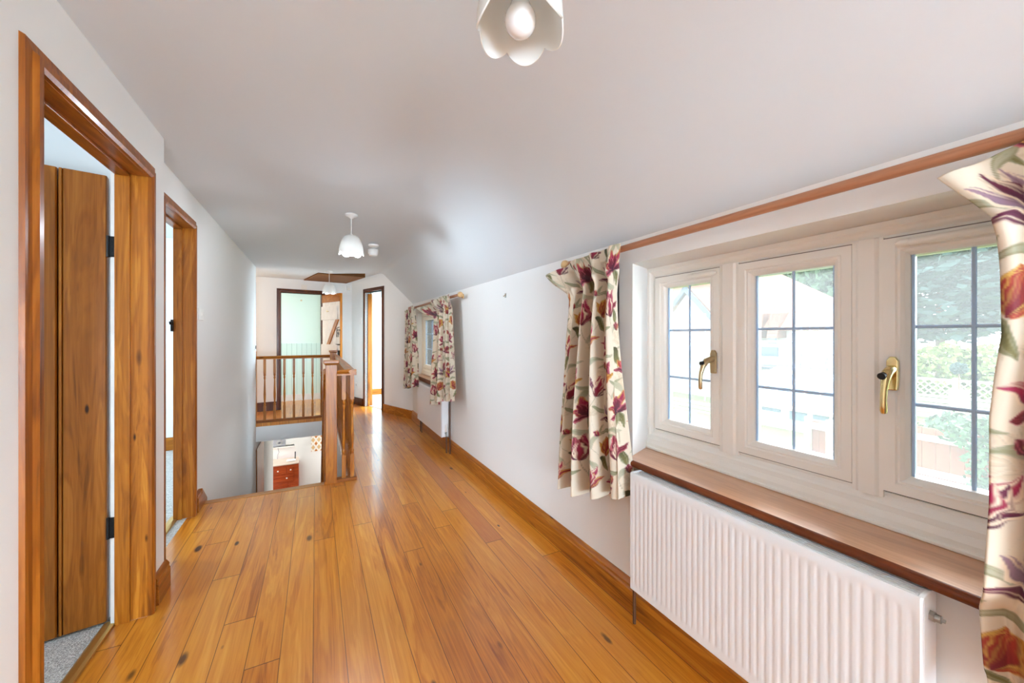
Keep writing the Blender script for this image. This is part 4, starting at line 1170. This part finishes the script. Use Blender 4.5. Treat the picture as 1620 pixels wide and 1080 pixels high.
# cabinet
cb = thing('cabinet', (-0.62, 10.2, -2.4), 'mahogany cabinet with drawers and white knobs seen down the stairwell', 'cabinet')
cx0, cx1, cy0, cy1, cz = -1.30, -0.352, 9.86, 10.36, -1.60
MB().box(cx0, cx1, cy0, cy1, -2.4, cz - 0.02).build('body', M['cabinet'], cb, bev=0.004)
MB().box(cx0 - 0.01, cx1 + 0.006, cy0 - 0.02, cy1, cz - 0.02, cz).build('top', M['top'], cb, bev=0.004)
def knob(x, z, p): MB().lathe([(0.006, 0.0), (0.014, -0.014), (0.016, -0.022), (0.009, -0.030)][::-1], (x, cy0 - 0.012, z), 14, 'y').build('knob', M['bone'], p, smooth=True)
for x0, x1, z0, z1, kx in ((-1.28, -0.84, -1.80, -1.66, (-1.06,)), (-0.83, -0.585, -1.80, -1.66, (-0.75,)), (-0.575, -0.45, -1.80, -1.66, (-0.505,)), (-1.28, -0.45, -1.98, -1.83, (-1.0, -0.58))):
    dr = MB().box(x0, x1, cy0 - 0.014, cy0, z0, z1).build('drawer', M['cabinet'], cb, bev=0.004)
    for k in kx: knob(k, (z0 + z1) / 2, dr)
for x0, x1, kx in ((-1.28, -0.92, -0.96), (-0.90, -0.56, -0.62), (-0.54, -0.36, None)):
    dr = MB().box(x0, x1, cy0 - 0.014, cy0, -2.36, -2.02).build('cupboard_door', M['cabinet'], cb, bev=0.004)
    MB().box(x0 + 0.05, x1 - 0.05, cy0 - 0.020, cy0 - 0.012, -2.30, -2.07).build('raised_panel', M['cabinet'], dr, bev=0.008)
    if kx: knob(kx, -2.18, dr)
rt = thing('router', (-0.50, 10.1, -1.60), 'small pale router on the downstairs cabinet top', 'router')
MB().box(-0.60, -0.42, 10.00, 10.13, -1.598, -1.575).build('case', M['plast'], rt, bev=0.006)
MB().tube([(-0.43, 10.12, -1.58), (-0.43, 10.15, -1.42)], 0.012, 8).build('aerial', M['blackp'], rt)
cbm = MB(); cbm.tube([(-0.80, 10.34, -1.594), (-0.80, 10.4, -1.53), (-0.78, 10.5, -1.48), (-0.80, 10.55, -1.42), (-0.80, 10.545, -1.385)], 0.006, 6)
tag(cbm.build('power_cable', M['grey'], smooth=True), 'thin cable hanging from the radio ledge behind the cabinet', 'cable')
# patterned hanging
k = NT('orange_diamond_print')
v = k.mapping((1, 1, 1)); sx = k.n('ShaderNodeSeparateXYZ'); k.l(v, sx.inputs[0])
ax = k.math('ABSOLUTE', k.math('SUBTRACT', k.math('FRACT', k.math('ADD', k.math('DIVIDE', sx.outputs[0], 0.12), 0.5)), 0.5))
az = k.math('ABSOLUTE', k.math('SUBTRACT', k.math('FRACT', k.math('ADD', k.math('DIVIDE', sx.outputs[2], 0.17), 0.5)), 0.5))
dd = k.math('ADD', ax, az)
cc = k.ramp(dd, [(0.0, lin(176, 96, 30)), (0.27, lin(196, 122, 48)), (0.30, lin(240, 232, 220)), (0.62, lin(240, 232, 220)), (0.66, lin(200, 190, 170)), (0.78, lin(222, 180, 120))])
k.b.inputs['Roughness'].default_value = 0.7
k.l(cc, k.b.inputs['Base Color'])
ph = MB(); ph.box(-0.10, 0.14, -0.012, 0.006, -0.18, 0.18)
pa = thing('wall_hanging', (0.0, 10.01, -1.25), 'orange and white diamond patterned hanging on the downstairs white wall', 'wall hanging')
ph.build('printed_panel', k.m, pa, bev=0.003, local=True)
MB().box(-0.105, 0.145, -0.014, 0.008, 0.175, 0.187).build('batten', M['lining'], pa, local=True)

# ------------------------------------------------------------------ outdoors
def terr(x): 
    t = min(1, max(0, (x - 3.0) / 5.0)); return -2.6 + 1.62 * t * t * (3 - 2 * t)
rows = [[(1.7 + 60 * (i / 40) ** 1.5, -25 + 70 * j / 30, terr(1.7 + 60 * (i / 40) ** 1.5)) for j in range(31)] for i in range(41)]
m = MB(); m.grid(rows)
S(m, 'floor_garden', M['lawn'], 'green lawn rising away from the house outside the windows', 'lawn', smooth=True)

def foliage(name, ells, n, size, mat, parent=None, seed=1, flat=1.0, shell=0.55):
    rs = np.random.RandomState(seed)
    vs, fs = [], []
    vol = np.array([a * b * c for _, (a, b, c) in ells]); vol = vol / vol.sum()
    off = Vector(parent.location) if parent else Vector((0, 0, 0))
    for (c, r), w in zip(ells, vol):
        k = max(10, int(n * w))
        d = rs.normal(size=(k, 3)); d /= np.linalg.norm(d, axis=1)[:, None]
        rad = shell + (1 - shell) * rs.rand(k) ** 0.5
        lump = 1 + 0.16 * np.sin(d[:, 0] * 9 + seed) * np.sin(d[:, 1] * 8) * np.sin(d[:, 2] * 7 + 1)
        p = np.array(c) + d * np.array(r) * (rad * lump)[:, None] - np.array(off)
        a = rs.normal(size=(k, 3)); a /= np.linalg.norm(a, axis=1)[:, None]
        b = np.cross(a, rs.normal(size=(k, 3))); b /= np.linalg.norm(b, axis=1)[:, None]
        a[:, 2] *= flat; b[:, 2] *= flat
        s = size * (0.5 + rs.rand(k))[:, None]
        base = len(vs)
        q = np.stack([p - a * s * 0.6, p + b * s * 0.35, p + a * s * 0.6, p - b * s * 0.35], 1).reshape(-1, 3)
        vs.extend(q.tolist()); fs.extend((base + np.arange(k * 4).reshape(k, 4)).tolist())
    me = bpy.data.meshes.new(name); me.from_pydata(vs, [], fs); me.materials.append(mat)
    o = bpy.data.objects.new(name, me); COL.objects.link(o)
    if parent: o.parent = parent
    return o
def tree(loc, ells, n, size, mat, label, trunk_h, cat='tree', seed=1, flat=1.0, r=0.2, name='tree', group=None):
    t = thing(name, loc, label, cat, group)
    foliage('foliage', ells, n, size, M[mat], t, seed, flat)
    x, y, z = loc
    MB().tube([(x, y, z), (x + 0.02, y, z + trunk_h * 0.5), (x, y, z + trunk_h)], [r, r * 0.8, r * 0.4], 10).build('trunk', M['bark'], t, smooth=True)
    return t
G = -0.98
tree((30, 7.6, G), [((30, 7.6, 3.6), (3.2, 3.4, 2.6)), ((30, 7.0, 6.2), (2.8, 3.0, 2.4)), ((30.5, 8.4, 8.6), (2.2, 2.2, 2.0)), ((29, 5.8, 4.3), (2.0, 2.2, 1.7))], 9000, 0.55, 'conif', 'tall blue-green conifer filling the right window light above the hedge', 8, seed=3, flat=0.45, name='conifer')
tree((38, 15.9, G), [((38, 15.9, 4.9), (3.4, 4.6, 4.1)), ((38, 13.7, 7.1), (3.0, 3.4, 3.2)), ((38, 19, 7.7), (3.4, 3.9, 3.6)), ((38, 15.3, 10.5), (3, 3.6, 2.9)), ((38, 13, 2.9), (2.4, 2.7, 2.9))], 11000, 0.5, 'oak', 'leafy green tree behind the tiled roof and scaffold poles', 8, seed=5, name='tree')
tree((23, 1.5, G), [((23, 1.5, 3.5), (1.7, 2.0, 2.3)), ((23, 1.0, 6.0), (1.4, 1.5, 1.6))], 5000, 0.42, 'conif', 'blue-green conifer behind the right floral curtain', 6, seed=8, flat=0.5, name='conifer')
hd = thing('hedge', (18, 5, G), 'yellow-green hedge behind the white trellis fence', 'hedge')
foliage('foliage', [((18, y, 0.0 + 0.12 * math.sin(y * 2)), (0.9, 0.9, 0.95)) for y in (1.2, 2.3, 3.4, 4.5)], 6000, 0.16, M['hedge'], hd, 11)
MB().tube([(18, 3.4, G), (18, 3.4, 0)], 0.08, 8).build('trunk', M['bark'], hd)

# neighbouring house
hs = thing('house', (15, 9, G), 'white rendered neighbouring house with a clay tiled roof under scaffold', 'house')
MB().box(13.2, 19.6, 6.25, 16, G, 1.5).build('wall', M['render'], hs)
C1, C2, C3, C4 = (12.75, 5.9, 1.44), (12.75, 16.4, 1.44), (20, 5.9, 1.44), (20, 16.4, 1.44)
Ra, Rb = (16.5, 10.77, 5.16), (16.5, 16.4, 5.16)
m = MB(); V = [m.bm.verts.new(p) for p in (C1, C2, C3, C4, Ra, Rb)]
for f in ((0, 1, 5, 4), (0, 4, 2), (2, 4, 5, 3), (1, 3, 5), (0, 2, 3, 1)): m.bm.faces.new([V[i] for i in f])
m.build('roof', M['rtile'], hs)
MB().prism([(11.5, G), (11.5, 1.3), (9.93, 3.0), (8.35, 1.3), (8.35, G)], YZ, 12.85, 13.3).build('gable_wall', M['render'], hs)
m = MB()
m.prism([(8.02, 1.02), (8.02, 1.20), (9.95, 3.28), (9.95, 3.06)], YZ, 12.7, 15.2)
m.build('gable_roof', M['rtiley'], hs)
m = MB(); m.prism([(11.85, 1.02), (11.85, 1.20), (9.95, 3.28), (9.95, 3.06)], YZ, 12.7, 15.2)
m.build('gable_roof', M['rtiley'], hs)
MB().prism([(8.0, 0.90), (8.0, 1.12), (9.95, 3.22), (9.95, 2.96)], YZ, 12.62, 12.70).build('bargeboard', M['barge'], hs)
MB().prism([(11.87, 0.90), (11.87, 1.12), (9.95, 3.22), (9.95, 2.96)], YZ, 12.62, 12.70).build('bargeboard', M['barge'], hs)
for a, b in ((7.16, 7.62), (6.66, 6.97)):
    dm = MB(); dm.prism([(12.72, 1.20), (12.66, 1.20), (12.86, 1.98), (13.9, 2.05), (13.9, 1.2)], XZ, a, b); dm.build('dormer', M['rtiley'], hs)
    MB().box(12.68, 12.74, a + 0.05, b - 0.05, 1.02, 1.30).build('window', M['roofglass'], hs)
MB().box(13.12, 13.2, 6.3, 12.9, 0.18, 0.24).build('string_course', M['barge'], hs)
MB().box(13.14, 13.2, 6.9, 7.5, 0.3, 0.9).build('window', M['roofglass'], hs)

# scaffold
sc = thing('scaffold', (12, 5.8, G), 'pale scaffold of tubes and lattice beams in front of the neighbouring house', 'scaffold')
for y, zt in ((5.69, 2.08), (5.465, 1.75), (5.231, 2.30), (5.09, 1.95), (4.897, 2.19), (6.9, 1.7), (8.62, 2.05)):
    MB().tube([(12, y, G), (12, y, zt)], 0.028, 8).build('standard', M['tube'], sc, smooth=True)
MB().tube([(12.02, 4.75, 0.9), (12.02, 4.98, 2.1)], 0.028, 8).build('brace', M['tube'], sc, smooth=True)
for z, a, b in ((1.10, 4.5, 10.6), (0.78, 4.5, 5.8), (0.42, 4.5, 10.6), (1.36, 4.5, 5.9)):
    MB().tube([(11.95, a, z), (11.95, b, z)], 0.026, 8).build('ledger', M['tube'], sc, smooth=True)
for a, b, z in ((5.7, 10.5, 0.44), (4.5, 5.7, 0.80)):
    MB().box(11.9, 12.5, a, b, z, z + 0.045).build('deck_board', M['pale'], sc)
    MB().box(11.88, 11.92, a, b, z + 0.05, z + 0.22).build('toe_board', M['pale'], sc)
m = MB()
for k in range(9):
    y = 4.5 + k * 0.16
    m.tube([(11.95, y, 0.42), (11.95, y + 0.08, 0.78)], 0.016, 6); m.tube([(11.95, y + 0.08, 0.78), (11.95, y + 0.16, 0.42)], 0.016, 6)
m.build('lattice', M['tube'], sc)
# lean-to with glazed hipped roof
lt = thing('conservatory', (11, 5.2, G), 'low white conservatory with a glazed hipped roof below the scaffold', 'conservatory')
MB().box(10.05, 11.9, 3.95, 6.6, G, -0.44).build('wall', M['whitebar'], lt)
e = [(9.9, 3.8, -0.44), (9.9, 6.8, -0.44), (11.9, 6.8, -0.44), (11.9, 3.8, -0.44)]; r0, r1 = (11.3, 4.9, 0.42), (11.3, 5.9, 0.42)
m = MB(); V = [m.bm.verts.new(p) for p in e + [r0, r1]]
for f in ((0, 1, 5, 4), (1, 2, 5), (2, 3, 4, 5), (3, 0, 4), (0, 3, 2, 1)): m.bm.faces.new([V[i] for i in f])
m.build('roof_glazing', M['roofglass'], lt)
def lerp(a, b, t): return tuple(p + (q - p) * t for p, q in zip(a, b))
for k in range(8):
    t = k / 7
    MB().tube([lerp(e[0], e[1], t), lerp(r0, r1, t)], 0.032, 6).build('roof_bar', M['whitebar'], lt)
for k in range(5):
    t = k / 4
    MB().tube([lerp(e[3], e[0], t), r0], 0.032, 6).build('roof_bar', M['whitebar'], lt)
MB().tube([e[3], e[0], e[1]], 0.05, 8).build('gutter', M['whitebar'], lt)
for a, b, z0, z1 in ((5.2, 5.63, -0.60, -0.52), (4.64, 5.0, -0.72, -0.51), (4.22, 4.52, -0.62, -0.51), (5.75, 6.3, -0.64, -0.52), (4.0, 4.15, -0.66, -0.5)):
    MB().box(10.03, 10.06, a, b, z0, z1).build('window', M['roofglass'], lt)
# fences
def boards(mb, X, y0, y1, z0, z1, w=0.11, seed=1):
    rs = random.Random(seed); y = y0
    while y < y1 - 0.01:
        b = min(y + w, y1); mb.box(X, X + 0.018 + 0.006 * rs.random(), y + 0.003, b - 0.003, z0, z1 + 0.015 * rs.random()); y = b
fn = thing('fence', (8.55, 3.6, G), 'short brown board fence panel with a pale post below the conservatory', 'fence')
m = MB(); boards(m, 8.55, 3.2, 3.87, G - 0.2, -0.38); m.build('board_panel', M['fence'], fn)
MB().box(8.49, 8.55, 3.15, 3.87, -0.52, -0.40).build('rail', M['rail'], fn)
MB().box(8.44, 8.54, 3.47, 3.60, G - 0.2, -0.30).build('post', M['pale'], fn)
MB().box(8.44, 8.54, 3.86, 3.95, G - 0.2, -0.30).build('post', M['pale'], fn)
fn = thing('fence', (7.05, 1.3, -1.4), 'tall brown board fence with two pale rails in the right window light', 'fence')
m = MB(); boards(m, 7.05, 0.2, 2.9, -1.9, 0.07, 0.125, 3); m.build('board_panel', M['fence'], fn)
for z in (-0.10, -0.54, -1.3):
    MB().prism([(7.05, z), (6.98, z + 0.02), (7.05, z + 0.085)], XZ, 0.2, 2.9).build('rail', M['rail'], fn)
iv = thing('ivy', (6.9, 1.25, -1.5), 'leafy ivy climbing over the brown fence beside the right floral curtain', 'ivy')
foliage('foliage', [((6.82, 1.30, -0.25), (0.13, 0.22, 0.45)), ((6.85, 1.45, 0.1), (0.14, 0.30, 0.18)), ((6.82, 1.2, -0.75), (0.15, 0.25, 0.4)), ((6.84, 1.0, 0.1), (0.12, 0.35, 0.35))], 2600, 0.06, M['ivy'], iv, 4)
MB().tube([(6.95, 1.2, -1.6), (6.93, 1.3, -0.8), (6.95, 1.25, 0.1)], 0.02, 6).build('stem', M['bark'], iv)
fn = thing('fence', (15, 3.4, G), 'white trellis topped fence in front of the hedge', 'fence')
m = MB()
for k in range(26):
    y = 1.0 + k * 0.16
    m.prism([(y, -0.36), (y + 0.03, -0.36), (y + 0.44, 0.06), (y + 0.41, 0.06)], YZ, 15.0, 15.015)
    m.prism([(y + 0.41, -0.36), (y + 0.44, -0.36), (y + 0.03, 0.06), (y, 0.06)], YZ, 15.015, 15.03)
m.build('trellis', M['whitebar'], fn)
MB().box(14.98, 15.05, 1.0, 5.4, 0.06, 0.11).build('top_rail', M['whitebar'], fn)
MB().box(14.98, 15.05, 1.0, 5.4, -0.40, -0.35).build('rail', M['whitebar'], fn)
for k in range(4): MB().box(15.0, 15.03, 1.0, 5.4, -0.98 + k * 0.145, -0.86 + k * 0.145).build('slat', M['pale'], fn)
for y in (1.4, 3.45, 5.3): MB().box(14.96, 15.06, y, y + 0.12, G, 0.16).build('post', M['pale'], fn)
tp = thing('topiary_tree', (14, 3.23, G), 'small round topiary tree on a stem before the trellis', 'topiary')
foliage('foliage', [((14, 3.23, 0.47), (0.15, 0.15, 0.13))], 500, 0.06, M['conif'], tp, 6)
MB().tube([(14, 3.23, -0.1), (14, 3.23, 0.42)], 0.015, 6).build('stem', M['bark'], tp)
MB().prism([(-0.11, -0.98), (0.11, -0.98), (0.15, -0.05), (-0.15, -0.05)], lambda p, q, a: (a, 3.23 + p, q), 13.87, 14.13).build('planter', M['stone'], tp)
sb = thing('shrub', (9.5, 2.4, G), 'low rounded green shrub between the brown fence and the trellis', 'shrub')
foliage('foliage', [((9.5, 2.2, -0.35), (0.4, 0.45, 0.35)), ((9.6, 1.6, -0.3), (0.4, 0.5, 0.35))], 1500, 0.08, M['oak'], sb, 9)
MB().tube([(9.5, 2.2, G), (9.5, 2.2, -0.4)], 0.03, 6).build('stem', M['bark'], sb)
sb = thing('planter', (9.3, 3.0, G), 'stone trough with clipped green planting behind the brown fence', 'planter')
MB().box(9.15, 9.45, 2.72, 3.12, G, -0.33).build('trough', M['stone'], sb, bev=0.01)
foliage('planting', [((9.3, 2.92, -0.28), (0.14, 0.2, 0.09))], 300, 0.05, M['ivy'], sb, 2)
fn = thing('fence', (10.1, 7.7, G), 'pale slatted timber screen low in the left window light', 'fence')
m = MB()
for k in range(6):
    m.tube([(10.1, 6.9, -0.74 - k * 0.125), (10.1, 10.4, -0.72 - k * 0.125)], 0.052, 10)
m.build('slats', M['pale'], fn, smooth=True)
for y in (7.0, 8.6, 10.2): MB().box(10.14, 10.22, y, y + 0.09, G - 0.7, -0.66).build('post', M['pale'], fn)
tw = thing('bare_tree', (10.6, 8.6, -1.0), 'bare twiggy branches in front of the gable in the left window light', 'tree')
rs = random.Random(4); m = MB()
m.tube([(10.6, 9.6, -1.0), (10.6, 9.5, 1.0), (10.6, 9.2, 2.3)], [0.06, 0.05, 0.03], 8)
for k in range(26):
    p = Vector((10.6, 9.15 + rs.uniform(-0.2, 0.3), 2.05 + rs.uniform(-0.1, 0.5)))
    d = Vector((rs.uniform(-0.3, 0.3), rs.uniform(-1, 0.6), rs.uniform(-0.1, 0.8))).normalized()
    q = p + d * rs.uniform(0.35, 0.8); r_ = q + (d + Vector((0, rs.uniform(-0.6, 0.6), rs.uniform(-0.4, 0.4)))) * 0.25
    m.tube([p, q, r_], [0.012, 0.007, 0.003], 5)
m.build('branches', M['bark'], tw)

# ------------------------------------------------------------------ light
w = bpy.data.worlds.new('overcast_sky'); SC.world = w; w.use_nodes = True
bg = w.node_tree.nodes['Background']
bg.inputs[0].default_value = (0.88, 0.95, 1.0, 1); bg.inputs[1].default_value = 3.2
def area(name, loc, target, sx, sy, power, col=(1, 1, 1), portal=False):
    l = bpy.data.lights.new(name, 'AREA'); l.shape = 'RECTANGLE'; l.size = sx; l.size_y = sy; l.energy = power; l.color = col
    o = bpy.data.objects.new(name, l); COL.objects.link(o); o.location = loc
    d = Vector(target) - Vector(loc)
    o.rotation_euler = d.to_track_quat('-Z', 'Y').to_euler()
    if portal: l.cycles.is_portal = True
    return o
COOL = (0.62, 0.82, 1.0)
area('window_portal', (1.57, 0.715, 1.16), (0, 0.715, 1.16), 0.9, 1.3, 1, portal=True)
area('window_portal', (1.57, 4.755, 1.15), (0, 4.755, 1.15), 0.9, 1.6, 1, portal=True)
area('hall_end_fill', (0.3, -4.9, 1.1), (0.3, 0, 2.2), 1.6, 1.7, 230, COOL)  # added fill behind the camera, no window built there
area('bedroom_fill', (-3.4, 0.4, 1.4), (0, 0.8, 1.2), 1.3, 1.2, 40, COOL)  # unseen fill added for the first bedroom, window imagined
area('second_bedroom_fill', (-3.4, 4.2, 1.4), (0, 4.2, 1.1), 1.3, 1.2, 40, COOL)  # unseen fill added for the room past the second doorway
area('green_room_fill', (-1.5, 8.25, 1.5), (0.5, 8.3, 1.1), 0.6, 0.9, 5.5)  # added fill to brighten the green room, source out of view
area('bright_room_fill', (2.42, 7.3, 1.4), (1.0, 7.4, 1.1), 1.2, 1.2, 110, COOL)  # added fill shining out through the far right doorway
for px, py, pw in ((0.256, 3.35, 14), (0.180, 6.45, 1.5)):  # fill added inside two pendants that hang unlit
    l = bpy.data.lights.new('pendant_fill', 'POINT'); l.energy = pw; l.shadow_soft_size = 0.03; l.color = (0.8, 0.9, 1.0)
    lo = bpy.data.objects.new('pendant_fill', l); COL.objects.link(lo); lo.location = (px, py, 1.918)
sl = bpy.data.lights.new('hazy_sun', 'SUN'); sl.energy = 2.8; sl.angle = math.radians(50); sl.color = (1.0, 0.97, 0.92)
so = bpy.data.objects.new('hazy_sun', sl); COL.objects.link(so)
so.rotation_euler = Vector((-math.cos(0.45), -0.05, -math.sin(0.45))).to_track_quat('-Z', 'Y').to_euler()
area('landing_fill', (-1.9, 7.0, 1.5), (0, 7.0, 1.0), 0.7, 1.2, 7, (1, 0.80, 0.62))  # warm fill added in the hidden recess to lift the landing
area('downstairs_fill', (2.6, 9.5, -1.2), (0, 9.7, -1.5), 1.2, 1.2, 36)  # added fill for the ground floor, from the right
area('downstairs_hall_fill', (-2.5, 10.2, -1.1), (0, 10.3, -1.6), 1.0, 1.2, 36)  # second added ground floor fill, from the left

# ------------------------------------------------------------------ camera
cam = bpy.data.cameras.new('camera'); co = bpy.data.objects.new('camera', cam); COL.objects.link(co)
cam.sensor_width = 36; cam.lens = 600 / 1620 * 36
cam.shift_y = -9 / 1620
cam.clip_start = 0.02; cam.clip_end = 200
co.location = (0, 0, 1.27)
co.rotation_euler = (PI / 2, 0, -math.atan(310 / 600))
SC.camera = co
vs = SC.view_settings
vs.view_transform = 'Standard'; vs.look = 'None'; vs.gamma = 1; vs.exposure = 1.12
try: vs.use_curve_mapping = False
except Exception: pass
cy = SC.cycles
cy.max_bounces = 10; cy.diffuse_bounces = 7; cy.glossy_bounces = 4; cy.transparent_max_bounces = 12; cy.transmission_bounces = 6
cy.sample_clamp_indirect = 8.0; cy.blur_glossy = 1.0; cy.caustics_reflective = False; cy.caustics_refractive = False
cy.use_denoising = True
